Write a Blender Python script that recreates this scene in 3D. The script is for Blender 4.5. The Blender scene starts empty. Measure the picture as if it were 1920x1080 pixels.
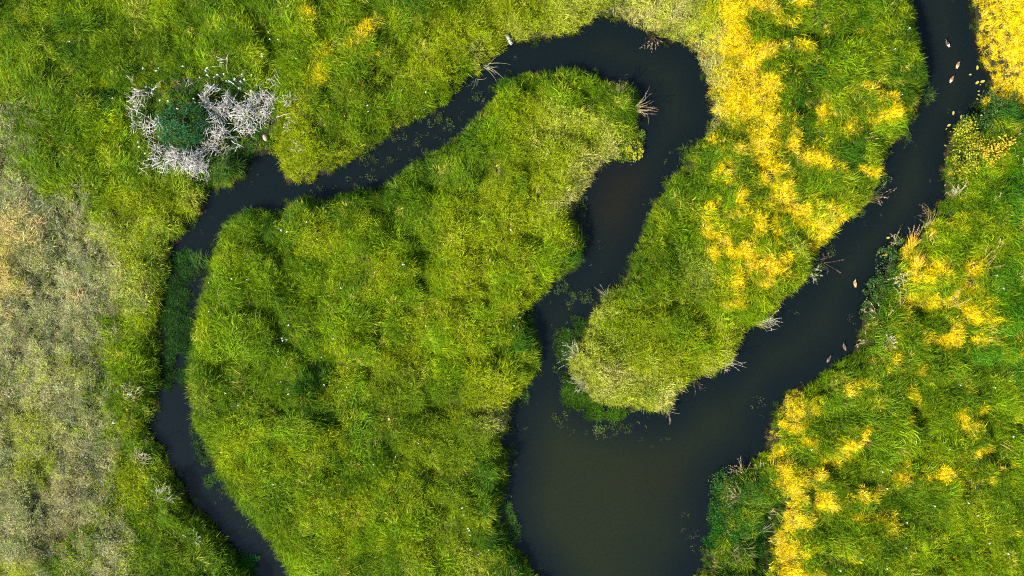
import bpy, bmesh, math, random
import numpy as np
from mathutils import Vector, Matrix

rng = np.random.default_rng(7)
random.seed(7)
R = math.radians
scene = bpy.context.scene
COL = scene.collection

# ------------------------------------------------------------------ camera, sky, sun, exposure
W, H = 80.0, 60.0                      # frame width on the ground (m), flying height (m)
cam_d = bpy.data.cameras.new('camera')
cam = bpy.data.objects.new('camera', cam_d); COL.objects.link(cam)
cam.location = (0, 0, H)
cam.rotation_euler = (0, 0, 0)
cam_d.sensor_width = 36.0
cam_d.lens = 36.0 * H / W
cam_d.clip_end = 6000
scene.camera = cam

SUN_EL, SUN_AZ = 34.0, 230.0           # compass bearing (from +Y clockwise) the sunlight comes from
world = bpy.data.worlds.new('World'); scene.world = world; world.use_nodes = True
wn = world.node_tree.nodes; wl = world.node_tree.links
sky = wn.new('ShaderNodeTexSky'); sky.sky_type = 'NISHITA'; sky.sun_disc = False
sky.sun_elevation = R(SUN_EL); sky.sun_rotation = R(SUN_AZ)
wl.new(sky.outputs[0], wn['Background'].inputs[0]); wn['Background'].inputs[1].default_value = 0.12
sl = bpy.data.lights.new('sun', 'SUN'); sl.energy = 5.0; sl.angle = R(0.5); sl.color = (1.0, 0.95, 0.86)
so = bpy.data.objects.new('sun', sl); COL.objects.link(so)
sd_ = Vector((math.sin(R(SUN_AZ)) * math.cos(R(SUN_EL)), math.cos(R(SUN_AZ)) * math.cos(R(SUN_EL)), math.sin(R(SUN_EL))))
so.rotation_euler = sd_.to_track_quat('Z', 'Y').to_euler()
so.location = sd_ * 80
scene.view_settings.view_transform = 'Standard'
scene.view_settings.look = 'None'
scene.view_settings.gamma = 1
scene.view_settings.use_curve_mapping = False
scene.view_settings.exposure = 0.98
scene.cycles.use_denoising = False
scene.cycles.filter_width = 1.1
scene.cycles.max_bounces = 6

# ------------------------------------------------------------------ helpers
ZC = 0.7                               # height of the grass canopy the photo's outlines are read at
def wx(x, z=0.0): return (np.asarray(x, float) - 960) / 1920 * W * (H - z) / H
def wy(y, z=0.0): return (540 - np.asarray(y, float)) / 1920 * W * (H - z) / H
def pxx(X, z=ZC): return X * 1920 / W * H / (H - z) + 960
def pxy(Y, z=ZC): return 540 - Y * 1920 / W * H / (H - z)

_lat = np.random.default_rng(3).random((256, 256))
def vnoise(x, y):
    xi = np.floor(x).astype(int); yi = np.floor(y).astype(int)
    fx = x - xi; fy = y - yi
    fx = fx * fx * fx * (fx * (fx * 6 - 15) + 10); fy = fy * fy * fy * (fy * (fy * 6 - 15) + 10)
    a = _lat[xi % 256, yi % 256]; b = _lat[(xi + 1) % 256, yi % 256]
    c = _lat[xi % 256, (yi + 1) % 256]; d = _lat[(xi + 1) % 256, (yi + 1) % 256]
    return (a * (1 - fx) + b * fx) * (1 - fy) + (c * (1 - fx) + d * fx) * fy
def fbm(x, y, s, off=0.0, octv=3):
    x = np.asarray(x, float) / s + 31.7 + off * 17.3; y = np.asarray(y, float) / s + 57.1 + off * 9.7
    t = 0; a = 1; n = 0
    for k in range(octv):
        t = t + a * vnoise(x, y); n += a; a *= 0.5; x = x * 2.03 + 5.1; y = y * 2.03 + 3.3
    return t / n
def smooth(a, b, x):
    t = np.clip((x - a) / (b - a), 0, 1); return t * t * (3 - 2 * t)

def tag(o, label=None, cat=None, group=None, kind=None):
    if label: o['label'] = label
    if cat: o['category'] = cat
    if group: o['group'] = group
    if kind: o['kind'] = kind
    return o
def mesh_obj(name, verts, faces, mat, parent=None, smooth_=False, attrs=None):
    me = bpy.data.meshes.new(name)
    me.from_pydata([tuple(v) for v in verts], [], [tuple(f) for f in faces])
    if attrs:
        for k, vals in attrs.items():
            a = me.attributes.new(k, 'FLOAT', 'POINT'); a.data.foreach_set('value', np.asarray(vals, np.float32))
    if mat: me.materials.append(mat)
    if smooth_: me.polygons.foreach_set('use_smooth', [True] * len(me.polygons))
    o = bpy.data.objects.new(name, me); COL.objects.link(o)
    if parent: o.parent = parent
    return o
def empty(name, loc, rz=0.0):
    o = bpy.data.objects.new(name, None); COL.objects.link(o)
    o.location = loc; o.rotation_euler = (0, 0, rz); o.empty_display_size = 0.2
    return o

# ------------------------------------------------------------------ materials
def mat_new(name):
    m = bpy.data.materials.new(name); m.use_nodes = True
    return m, m.node_tree.nodes, m.node_tree.links, m.node_tree.nodes['Principled BSDF']
def foliage_mat(name, base=None, tip=(1.15, 1.05, 0.9), transl=0.22, instancer=False, spread=(0.35, 1.7), rough=0.55):
    """plant material: own colour x per-blade variation, drier towards the tip, partly translucent"""
    m, n, l, p = mat_new(name)
    v = n.new('ShaderNodeAttribute'); v.attribute_name = 'v'
    t = n.new('ShaderNodeAttribute'); t.attribute_name = 't'
    mr = n.new('ShaderNodeMapRange'); mr.inputs[3].default_value = spread[0]; mr.inputs[4].default_value = spread[1]
    l.new(v.outputs['Fac'], mr.inputs[0])
    if instancer:
        c = n.new('ShaderNodeAttribute'); c.attribute_type = 'INSTANCER'; c.attribute_name = 'tint'; csock = c.outputs['Color']
    else:
        c = n.new('ShaderNodeRGB'); c.outputs[0].default_value = (*base, 1); csock = c.outputs[0]
    mul = n.new('ShaderNodeVectorMath'); mul.operation = 'SCALE'
    l.new(csock, mul.inputs[0]); l.new(mr.outputs[0], mul.inputs['Scale'])
    tipm = n.new('ShaderNodeVectorMath'); tipm.operation = 'MULTIPLY'; tipm.inputs[1].default_value = tip
    l.new(mul.outputs[0], tipm.inputs[0])
    mix = n.new('ShaderNodeMix'); mix.data_type = 'VECTOR'
    l.new(t.outputs['Fac'], mix.inputs['Factor']); l.new(mul.outputs[0], mix.inputs[4]); l.new(tipm.outputs[0], mix.inputs[5])
    l.new(mix.outputs[1], p.inputs['Base Color'])
    p.inputs['Roughness'].default_value = rough; p.inputs['Specular IOR Level'].default_value = 0.10
    tr = n.new('ShaderNodeBsdfTranslucent'); l.new(mix.outputs[1], tr.inputs['Color'])
    ms = n.new('ShaderNodeMixShader'); ms.inputs[0].default_value = transl
    l.new(p.outputs[0], ms.inputs[1]); l.new(tr.outputs[0], ms.inputs[2])
    l.new(ms.outputs[0], n['Material Output'].inputs[0])
    return m
def noise_mat(name, c1, c2, scale=8, rough=0.8, bump=0.0, detail=5):
    m, n, l, p = mat_new(name)
    tc = n.new('ShaderNodeTexCoord'); nz = n.new('ShaderNodeTexNoise'); nz.inputs['Scale'].default_value = scale; nz.inputs['Detail'].default_value = detail
    l.new(tc.outputs['Object'], nz.inputs['Vector'])
    cr = n.new('ShaderNodeValToRGB'); cr.color_ramp.elements[0].position = 0.35; cr.color_ramp.elements[1].position = 0.68
    cr.color_ramp.elements[0].color = (*c1, 1); cr.color_ramp.elements[1].color = (*c2, 1)
    l.new(nz.outputs[0], cr.inputs[0]); l.new(cr.outputs[0], p.inputs['Base Color'])
    p.inputs['Roughness'].default_value = rough; p.inputs['Specular IOR Level'].default_value = 0.2
    if bump:
        b = n.new('ShaderNodeBump'); b.inputs['Strength'].default_value = bump; l.new(nz.outputs[0], b.inputs['Height']); l.new(b.outputs[0], p.inputs['Normal'])
    return m
def water_mat():
    m, n, l, p = mat_new('river_water')
    tc = n.new('ShaderNodeTexCoord')
    silt_shade = n.new('ShaderNodeAttribute'); silt_shade.attribute_name = 'silt_shade'
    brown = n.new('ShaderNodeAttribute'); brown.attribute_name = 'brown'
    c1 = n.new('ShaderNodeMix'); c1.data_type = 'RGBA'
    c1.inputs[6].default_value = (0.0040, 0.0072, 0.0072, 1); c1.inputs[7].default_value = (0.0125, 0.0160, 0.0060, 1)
    l.new(silt_shade.outputs['Fac'], c1.inputs[0])
    cr = n.new('ShaderNodeMix'); cr.data_type = 'RGBA'; cr.inputs[7].default_value = (0.0150, 0.0100, 0.0046, 1)
    l.new(brown.outputs['Fac'], cr.inputs[0]); l.new(c1.outputs[2], cr.inputs[6])
    # fine suspended matter and specks
    n2 = n.new('ShaderNodeTexNoise'); n2.inputs['Scale'].default_value = 5.0; n2.inputs['Detail'].default_value = 6; n2.inputs['Roughness'].default_value = 0.7
    l.new(tc.outputs['Object'], n2.inputs['Vector'])
    mr = n.new('ShaderNodeMapRange'); mr.inputs[1].default_value = 0.3; mr.inputs[2].default_value = 0.7; mr.inputs[3].default_value = 0.8; mr.inputs[4].default_value = 1.2
    l.new(n2.outputs[0], mr.inputs[0])
    sc = n.new('ShaderNodeVectorMath'); sc.operation = 'SCALE'; l.new(cr.outputs[2], sc.inputs[0]); l.new(mr.outputs[0], sc.inputs['Scale'])
    l.new(sc.outputs[0], p.inputs['Base Color'])
    p.inputs['Roughness'].default_value = 0.06; p.inputs['IOR'].default_value = 1.333
    n3 = n.new('ShaderNodeTexNoise'); n3.inputs['Scale'].default_value = 1.6; n3.inputs['Detail'].default_value = 3
    l.new(tc.outputs['Object'], n3.inputs['Vector'])
    b = n.new('ShaderNodeBump'); b.inputs['Strength'].default_value = 0.12; b.inputs['Distance'].default_value = 0.05
    l.new(n3.outputs[0], b.inputs['Height']); l.new(b.outputs[0], p.inputs['Normal'])
    return m

M_GRASS = foliage_mat('grass_blades', instancer=True)
M_SOIL = noise_mat('peat_soil', (0.010, 0.009, 0.006), (0.030, 0.027, 0.011), 1.7, 0.95, 0.4)
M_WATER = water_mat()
M_BRANCH = noise_mat('bleached_wood', (0.40, 0.38, 0.34), (0.76, 0.73, 0.68), 5, 0.75, 0.3)
M_BRANCH2 = noise_mat('bleached_tan_wood', (0.42, 0.34, 0.24), (0.74, 0.64, 0.50), 5, 0.75, 0.3)
M_STALK = noise_mat('dead_stalk_straw', (0.40, 0.28, 0.14), (0.66, 0.52, 0.30), 4, 0.8)
M_PALESTALK = noise_mat('pale_stalk', (0.32, 0.31, 0.16), (0.56, 0.53, 0.34), 4, 0.8)
M_BROWNSTALK = noise_mat('brown_stalk', (0.10, 0.06, 0.03), (0.26, 0.17, 0.09), 4, 0.8)
M_GOLDSTALK = noise_mat('golden_stalk', (0.52, 0.33, 0.04), (0.75, 0.50, 0.10), 4, 0.8)
M_GREENSTALK = noise_mat('green_stalk', (0.10, 0.16, 0.03), (0.30, 0.33, 0.08), 4, 0.8)
M_PLUME = noise_mat('reed_plume', (0.45, 0.30, 0.16), (0.70, 0.54, 0.34), 9, 0.9)
M_PALEPLUME = noise_mat('pale_plume', (0.42, 0.38, 0.27), (0.68, 0.61, 0.48), 9, 0.9)
M_BROWNPLUME = noise_mat('brown_plume', (0.16, 0.10, 0.06), (0.36, 0.25, 0.15), 9, 0.9)
M_LOG = noise_mat('weathered_log', (0.20, 0.19, 0.18), (0.46, 0.45, 0.43), 6, 0.8, 0.6)
M_CLOD = noise_mat('dry_clay', (0.38, 0.27, 0.17), (0.58, 0.44, 0.30), 7, 0.9, 0.5)
M_STEM = noise_mat('shrub_stem', (0.07, 0.05, 0.03), (0.16, 0.12, 0.07), 6, 0.9)

# ------------------------------------------------------------------ river outline (photo pixels, read at canopy height)
LAND_A = [(560,6000),(545,1500),(500,1180),(478,1090),(450,1052),(438,1036),(408,1012),(394,985),(352,948),(336,908),(304,872),(300,842),(276,815),(268,797),
 (284,767),(290,737),(296,705),(292,680),(298,650),(294,610),(302,570),(300,545),(312,520),(322,500),(314,478),(320,456),(336,440),(350,420),(371,402),(376,376),
 (380,362),(392,352),(408,350),(432,346),(450,326),(456,306),(482,292),(514,278),(522,296),(530,322),(546,345),(576,341),(602,329),(630,318),(660,300),(682,282),
 (710,262),(740,239),(780,223),(806,210),(840,190),(862,165),(890,140),(910,116),(934,96),(958,77),(985,70),(1040,66),(1080,55),(1102,37),(1128,26),(1160,26),(1190,42),
 (1230,62),(1280,76),(1304,90),(1318,115),(1326,150),(1336,188),(1343,222),(1325,252),(1297,276),(1282,300),(1270,325),(1256,345),(1240,366),(1226,390),(1216,420),
 (1204,446),(1195,470),(1186,500),(1170,525),(1150,542),(1130,560),(1112,585),(1098,615),(1082,640),(1066,665),(1066,692),(1080,720),(1100,744),(1132,757),(1170,766),
 (1210,768),(1240,772),(1262,762),(1266,744),(1282,725),(1312,708),(1345,702),(1372,680),(1386,660),(1394,630),(1425,606),(1450,592),(1466,570),(1488,546),(1518,520),
 (1528,492),(1548,462),(1574,430),(1602,408),(1632,384),(1652,345),(1657,310),(1672,275),(1700,240),(1720,210),(1732,180),(1742,150),(1738,120),(1727,80),(1722,40),
 (1714,0),(1705,-60),(1660,-400),(1600,-5000),(-6000,-5000),(-6000,6000)]
LAND_B = [(760,6000),(700,1500),(572,1140),(538,1080),(520,1046),(492,1010),(476,985),(452,960),(430,930),(410,905),(396,870),(378,835),(362,805),(352,770),(356,740),
 (344,710),(346,680),(356,650),(362,615),(364,580),(370,552),(382,515),(390,490),(400,455),(416,425),(440,397),(470,380),(500,394),(524,398),(540,378),(572,367),
 (610,370),(650,360),(692,351),(736,338),(762,314),(792,294),(820,280),(850,260),(872,239),(902,213),(922,182),(942,140),(980,136),(1020,132),(1060,128),(1110,136),
 (1150,150),(1190,160),(1204,188),(1206,222),(1192,258),(1168,288),(1132,300),(1118,320),(1108,342),(1084,372),(1078,402),(1086,432),(1094,468),(1084,498),(1060,514),
 (1040,534),(1010,560),(992,590),(1000,622),(1020,655),(1014,690),(998,715),(974,740),(956,766),(956,800),(944,830),(948,860),(954,886),(944,910),(940,945),(946,985),
 (956,1020),(986,1060),(1010,1085),(1060,1180),(1090,1500),(1120,6000)]
LAND_C = [(1300,6000),(1270,1500),(1276,1180),(1296,1090),(1326,1064),(1340,1020),(1346,970),(1352,920),(1370,896),(1402,876),(1436,856),(1446,820),(1456,780),(1474,745),
 (1492,735),(1538,725),(1556,697),(1580,682),(1606,666),(1622,640),(1622,604),(1632,565),(1656,532),(1674,500),(1692,475),(1716,456),(1740,427),(1760,396),(1776,370),
 (1782,340),(1778,300),(1786,252),(1806,234),(1836,222),(1844,200),(1852,175),(1872,164),(1866,140),(1856,115),(1846,85),(1836,50),(1830,10),(1826,-60),(1800,-400),
 (1760,-5000),(8000,-5000),(8000,6000)]
def chaikin(P, n=1):
    P = np.asarray(P, float)
    for _ in range(n):
        Q = np.roll(P, -1, 0)
        P = np.stack([0.75 * P + 0.25 * Q, 0.25 * P + 0.75 * Q], 1).reshape(-1, 2)
    return P
def to_world(P): return np.stack([wx(P[:, 0], ZC), wy(P[:, 1], ZC)], 1)
POLY = [to_world(chaikin(P)) for P in (LAND_A, LAND_B, LAND_C)]
def sdf(pts):
    """signed distance to the shore, positive on land; and which land (0 none, 1 A, 2 B, 3 C)"""
    n = len(pts); best = np.full(n, 1e9); land = np.zeros(n, int)
    for k, P in enumerate(POLY):
        Q = np.roll(P, -1, 0)
        for c in range(0, n, 8000):
            x = pts[c:c + 8000, 0][:, None]; y = pts[c:c + 8000, 1][:, None]
            dx = (Q - P)[:, 0][None]; dy = (Q - P)[:, 1][None]
            px_ = x - P[:, 0][None]; py_ = y - P[:, 1][None]
            t = np.clip((px_ * dx + py_ * dy) / (dx * dx + dy * dy + 1e-12), 0, 1)
            d = np.sqrt(((px_ - t * dx) ** 2 + (py_ - t * dy) ** 2).min(1))
            best[c:c + 8000] = np.minimum(best[c:c + 8000], d)
            cr = ((P[:, 1][None] > y) != (Q[:, 1][None] > y)) & (px_ < dx * (y - P[:, 1][None]) / np.where(np.abs(dy) < 1e-12, 1e-12, dy))
            ins = (cr.sum(1) % 2) == 1
            land[c:c + 8000][ins] = k + 1
    return np.where(land > 0, best, -best), land

# ------------------------------------------------------------------ what grows where (30-40 px patches of species, shade of hollows and edges put in as dark green, then golden patches)
GRID = [
 'gglgllpllg lggglggggd ggooooppps ssplygglgg wggg..yy',
 'gggdlglglg lgglollgog oooopp.... ..psyydlgg gdgg..yy',
 'lggdgglogl gggllloloo oop....... ...spyygdl gggg..yy',
 'lglglldggg gglglllooo ol..ddgggg ...syyddgl gdgg..yy',
 'lllgddlggg gggloloolo l..gllllgg ...syyydgg ddgg..yy',
 'rllglgldgg ggoooolloo ..glooppgg ...sylgdgl llgg.bbb',
 'rllgllllgg gggoololo. gglloppopg ...gggglgd dlop.bbg',
 'rllllgllgg gg.oooo..d glloooopsp ..gglgggld dogg.llw',
 'rrlllgggld ...o...dgl lloogooss. .gglgggglg glll.lgw',
 'rrrrloooop .d.dddgggl looooosss. .gglglgllo og..ggww',
 'trrrrpopll gggdgogoll ooloooopo. ggglggllpo og..gggl',
 'trrrrpplgg ggggoollll ooooolol.. ggllglgpoo ..yllggw',
 'trrrrrpggg lllglllool loololol.. ggpllyylll .lyllggw',
 'trrrrrpggg lllgllloll loolol.... lopolololl .llyllww',
 'rrrrrrlggg llglgllglo ooloo...po oolllloll. .gllyylw',
 'rrrrrloggg lllgglolgo loold..plo olooolll.. gglllyww',
 'rrrrrollgg lllglglloo llogd..ppo oolooss... gllllwww',
 'rrprrlglgg gllgdloooo lloog..psp poop...... llgllggw',
 'rrrrrgggpp lllgdglooo loool..spp ps.....llg llgggglg',
 'rprrrogpgg llllgddlol oopsp..... ......llgg glllyglg',
 'rprrroggg. lollloglgo oloog..... ......lylg llgllgll',
 'rprkrrlgll ollooglglo oolgg..... .....lllog gggloggl',
 'rprkroogpg golllgglog lolgg..... ....olygol gglylggl',
 'rrkrrogglg .llloooglo oolgg..... ....ooyylg gglglogl',
 'rrkrrrgggg g.llllolll oogg...... ...oogyygl lglglggl',
 'rrkgrrgggg g..llolllo lpgg...... ...oooylll ggglglgl',
 'prrgrrpggg gg..llolll llpog..... ...looyygl gglgllgl']
GRID = [r.replace(' ', '') for r in GRID]
assert all(len(r) == 48 for r in GRID) and len(GRID) == 27
G = np.array([list(r) for r in GRID])
for _ in range(6):                      # water cells take the neighbouring species (only banks ever read them)
    N = G.copy()
    for i in range(27):
        for j in range(48):
            if G[i, j] == '.':
                nb = [G[a, b] for a, b in ((i, j - 1), (i, j + 1), (i - 1, j), (i + 1, j)) if 0 <= a < 27 and 0 <= b < 48 and G[a, b] != '.']
                if nb: N[i, j] = nb[(i + j) % len(nb)]
    G = N
YEL = [(1355,25,35,40,0),(1372,75,30,30,0),(1388,108,30,34,0),(1380,150,34,40,0),(1398,182,44,36,0),(1430,160,26,20,0),(1438,93,16,16,0),(1418,104,24,9,-20),(1405,215,30,30,0),
 (1432,225,28,16,0),(1442,30,36,11,15),(1412,8,20,12,0),(1490,88,28,8,8),(1500,4,22,6,0),(1350,272,14,14,0),(1360,317,18,16,0),(1386,278,20,12,0),(1431,274,36,22,0),(1444,305,24,24,0),
 (1434,332,30,11,-20),(1484,262,13,24,0),(1506,292,24,13,20),(1541,302,25,16,45),(1619,323,28,10,-6),(1638,324,12,10,0),(1366,350,14,9,0),(1384,370,10,18,-30),(1464,358,16,40,10),
 (1498,394,30,22,0),(1470,385,24,22,0),(1330,404,11,25,0),(1333,436,16,14,0),(1344,448,20,7,0),(1392,403,26,11,8),(1420,420,11,22,-20),(1333,471,10,16,0),(1384,471,24,22,0),
 (1366,456,12,12,0),(1409,494,34,13,15),(1446,503,30,20,10),(1425,524,28,13,-15),(1366,527,24,8,10),(1378,506,8,9,0),(1563,403,22,14,20),(1582,405,20,8,-30),(1533,424,18,13,0),
 (1548,436,14,8,-20),(1524,452,24,9,-40),(1453,432,8,20,0),(1474,486,9,10,0),(1610,172,22,11,8),(1652,191,30,8,14),(1539,219,9,15,0),(1696,190,7,11,0),(1705,226,8,8,0),
 (1592,243,14,11,0),(1660,213,24,10,-10),(1627,226,8,12,0),(1880,40,36,60,0),(1890,90,34,50,0),(1902,140,26,40,0),(1850,20,16,30,0),
 (1710,492,12,48,0),(1727,520,18,18,0),(1754,506,20,18,0),(1819,498,14,8,-10),(1807,534,20,12,0),(1748,564,34,9,0),(1780,550,20,10,-40),(1826,590,24,13,20),(1848,602,11,9,0),
 (1773,629,22,14,-20),(1742,635,20,9,0),(1832,635,19,13,0),(1668,670,24,7,-8),(1695,587,7,20,0),(1718,691,11,9,0),(1698,558,10,9,0),(1492,772,14,28,0),(1488,798,20,16,0),(1458,828,9,14,0),
 (1529,765,9,11,0),(1588,728,9,11,0),(1614,716,14,7,-20),(1643,750,15,6,0),(1684,776,8,11,0),(1702,737,14,8,20),(1716,695,11,8,0),(1580,828,28,9,-12),(1608,816,20,7,-10),
 (1566,858,10,9,0),(1514,824,10,6,0),(1462,872,20,10,0),(1477,906,15,20,-40),(1518,895,19,17,0),(1543,939,20,11,0),(1486,961,13,28,0),(1518,972,19,7,-8),(1466,1035,14,28,0),
 (1495,1032,18,12,0),(1518,1028,8,6,0),(1610,920,13,9,0),(1640,924,12,11,0),(1607,969,18,9,0),(1647,972,13,11,0),(1663,981,13,9,0),(1725,891,22,6,-3),(1692,893,11,8,0),
 (1595,1035,9,10,0),(1573,1006,6,6,0),(1484,1065,18,11,0),(1529,1069,8,8,0),(1796,773,21,11,0),(1826,765,12,5,-10),(1810,800,10,13,0),(1833,847,19,8,0),(1763,880,11,13,0),
 (1800,881,18,4,0),(585,25,18,9,20),(616,98,9,11,0),(604,146,13,20,0),(693,50,18,10,-30),(680,70,9,14,0),(660,86,7,5,0),(300,166,9,5,0),(1370,560,18,9,0),(1290,585,12,7,0),(1700,870,9,9,0)]
HOLLOW = [(170,172,26,9),(112,62,11,24),(533,742,24,10),(645,792,30,10),(665,850,24,9),(592,622,20,12),(514,455,12,22),(1510,272,20,14),(1565,306,18,12),(1655,165,36,13),
 (1572,230,15,10),(1482,128,20,12),(1455,200,14,30),(1452,262,7,16),(1490,330,20,22),(1355,395,14,14),(1360,480,8,18),(1405,450,14,18),(1545,375,20,18),(700,395,22,10),(690,405,30,6),
 (1840,730,40,16),(1690,705,30,9),(1870,840,26,12),(1700,860,40,12),(1760,870,20,8),(1545,820,16,9),(230,330,14,16),(60,940,16,24),(245,240,12,40),(80,370,20,10),(30,660,22,14),
 (760,480,40,7),(560,520,12,26),(1500,205,20,12),(930,180,16,10),(835,330,16,20),(870,470,16,7),(915,560,10,12),(700,630,26,8),(740,720,22,9),(640,880,30,8),(810,770,26,9),(475,690,8,20),
 (30,820,14,30),(110,300,8,30)]
BARE = [(8,3,14,6),(1455,960,17,20),(1443,1000,17,26),(1439,1048,16,32),(495,284,24,6),(380,392,10,10),(60,960,14,18),(395,850,9,30),(1480,725,2,2),(385,500,10,14),(428,230,5,5)]
def blob(px, py, B):
    v = np.zeros(len(px))
    for b in B:
        a = R(b[4]) if len(b) > 4 else 0
        dx = px - b[0]; dy = py - b[1]
        u = (dx * math.cos(a) + dy * math.sin(a)) / b[2]; w = (-dx * math.sin(a) + dy * math.cos(a)) / b[3]
        v = np.maximum(v, np.exp(-0.9 * (u * u + w * w)))
    return v
DITCH = [(1460,945,15,20),(1447,975,22,24),(1434,1005,22,28),(1428,1045,24,36),(1424,1080,26,20)]

# ------------------------------------------------------------------ terrain: one sheet, fine near the river, coarse to the horizon
def axis(lo, hi, step):
    a = list(np.arange(lo, hi + 1e-6, step)); d = step
    while a[-1] < 2600: d *= 1.6; a.append(a[-1] + d)
    d = step
    while a[0] > -2600: d *= 1.6; a.insert(0, a[0] - d)
    return np.array(a)
AX, AY = axis(-50, 50, 0.25), axis(-33, 33, 0.25)
GX, GY = np.meshgrid(AX, AY)
gp = np.stack([GX.ravel(), GY.ravel()], 1)
S, LAND = sdf(gp)
def wob(X, Y): return 0.34 * (fbm(X, Y, 1.1, 5, 2) - 0.5) * 2 * 0.6
S = S + wob(gp[:, 0], gp[:, 1])
def lumps(X, Y):
    wx_ = 1.2 * (fbm(X, Y, 2.0, 8, 2) - 0.5); wy_ = 1.2 * (fbm(X, Y, 2.0, 9, 2) - 0.5)
    b1 = np.abs(2 * fbm(X + 2 * wx_, Y + 2 * wy_, 4.2, 1, 1) - 1)
    b2 = np.abs(2 * fbm(X + wx_, Y + wy_, 1.9, 2, 1) - 1)
    return 0.95 * np.clip(b1 * 1.7, 0, 1) ** 0.7 + 0.42 * np.clip(b2 * 1.7, 0, 1) ** 0.7
def ground_h(X, Y, s):
    px = pxx(X); py = pxy(Y)
    L = lumps(X, Y)
    h = 0.20 + 0.95 * L * smooth(0.1, 1.6, s) * np.where(pxx(X) < 300, 0.55, 1.0)
    near = (np.abs(X) < 52) & (np.abs(Y) < 36)
    adj = np.zeros_like(h)
    if near.any():
        adj[near] = 0.28 * np.minimum(blob(px[near], py[near], YEL), 1) - 0.5 * blob(px[near], py[near], HOLLOW) - 1.2 * blob(px[near], py[near], DITCH)
    h = np.maximum(h + adj * smooth(0.2, 1.0, s), 0.06)
    return np.where(s > 0.12, -0.02 + (h + 0.02) * smooth(0.10, 0.42, s), -0.02 + np.clip((s - 0.12) * 1.1, -1.5, 0))
HT = ground_h(gp[:, 0], gp[:, 1], S)
ny, nx = GX.shape
idx = np.arange(nx * ny).reshape(ny, nx)
quads = np.stack([idx[:-1, :-1], idx[:-1, 1:], idx[1:, 1:], idx[1:, :-1]], -1).reshape(-1, 4)
gm = bpy.data.meshes.new('ground')
gm.vertices.add(nx * ny); gm.vertices.foreach_set('co', np.column_stack([gp, HT]).astype(np.float32).ravel())
gm.loops.add(quads.size); gm.loops.foreach_set('vertex_index', quads.ravel().astype(np.int32))
gm.polygons.add(len(quads)); gm.polygons.foreach_set('loop_start', np.arange(0, quads.size, 4, dtype=np.int32))
gm.polygons.foreach_set('use_smooth', np.ones(len(quads), bool))
gm.update(); gm.validate()
gm.materials.append(M_SOIL)
ground = bpy.data.objects.new('ground', gm); COL.objects.link(ground)
tag(ground, 'dark peaty ground and mud banks under the marsh grass', kind='structure')
def make_water():
    xs = np.arange(-75, 75.1, 0.75); ys = np.arange(-75, 75.1, 0.75); X, Y = np.meshgrid(xs, ys); n = len(xs)
    px, py = pxx(X.ravel(), 0), pxy(Y.ravel(), 0)
    P = np.stack([X.ravel(), Y.ravel()], 1)
    d, _ = sdf(P)
    mid = smooth(0.4, 4.5, -d)                                      # murky olive fades towards the shore, bank shade put into the colour
    silt_shade = mid * (0.45 + 0.8 * fbm(X.ravel(), Y.ravel(), 9, 80, 3) - 0.1)
    silt_shade = silt_shade + 0.45 * blob(px, py, [(1120, 900, 130, 120), (1700, 300, 60, 150)]) * mid
    silt_shade = silt_shade * np.where(px < 560, 0.15, 1.0)
    brown = 0.45 * blob(px, py, [(1170, 345, 40, 45, 0), (1150, 380, 40, 60, 0)]) + 0.35 * blob(px, py, [(1230, 895, 70, 40, 0)]) * fbm(X.ravel(), Y.ravel(), 2.5, 81, 3)
    i = np.arange(n * n).reshape(n, n)
    F = np.stack([i[:-1, :-1], i[:-1, 1:], i[1:, 1:], i[1:, :-1]], -1).reshape(-1, 4)
    return mesh_obj('river_water', np.column_stack([P, np.zeros(n * n)]).tolist(), F.tolist(), M_WATER, attrs={'silt_shade': np.clip(silt_shade, 0, 1), 'brown': np.clip(brown, 0, 1)})
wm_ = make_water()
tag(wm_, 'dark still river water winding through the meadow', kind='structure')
iX = np.searchsorted(AX, -50); iY = np.searchsorted(AY, -33)
NXF, NYF = 401, 265
Sf = S.reshape(ny, nx)[iY:iY + NYF, iX:iX + NXF]; Hf = HT.reshape(ny, nx)[iY:iY + NYF, iX:iX + NXF]; Lf = LAND.reshape(ny, nx)[iY:iY + NYF, iX:iX + NXF]
def samp(F, X, Y):
    u = np.clip((np.asarray(X) + 50) / 0.25, 0, NXF - 1.001); v = np.clip((np.asarray(Y) + 33) / 0.25, 0, NYF - 1.001)
    i = u.astype(int); j = v.astype(int); fu = u - i; fv = v - j
    return (F[j, i] * (1 - fu) + F[j, i + 1] * fu) * (1 - fv) + (F[j + 1, i] * (1 - fu) + F[j + 1, i + 1] * fu) * fv
def gz(px, py, z=ZC):
    X, Y = float(wx(px, z)), float(wy(py, z)); return X, Y, max(float(samp(Hf, np.array([X]), np.array([Y]))[0]), 0.0)

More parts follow.
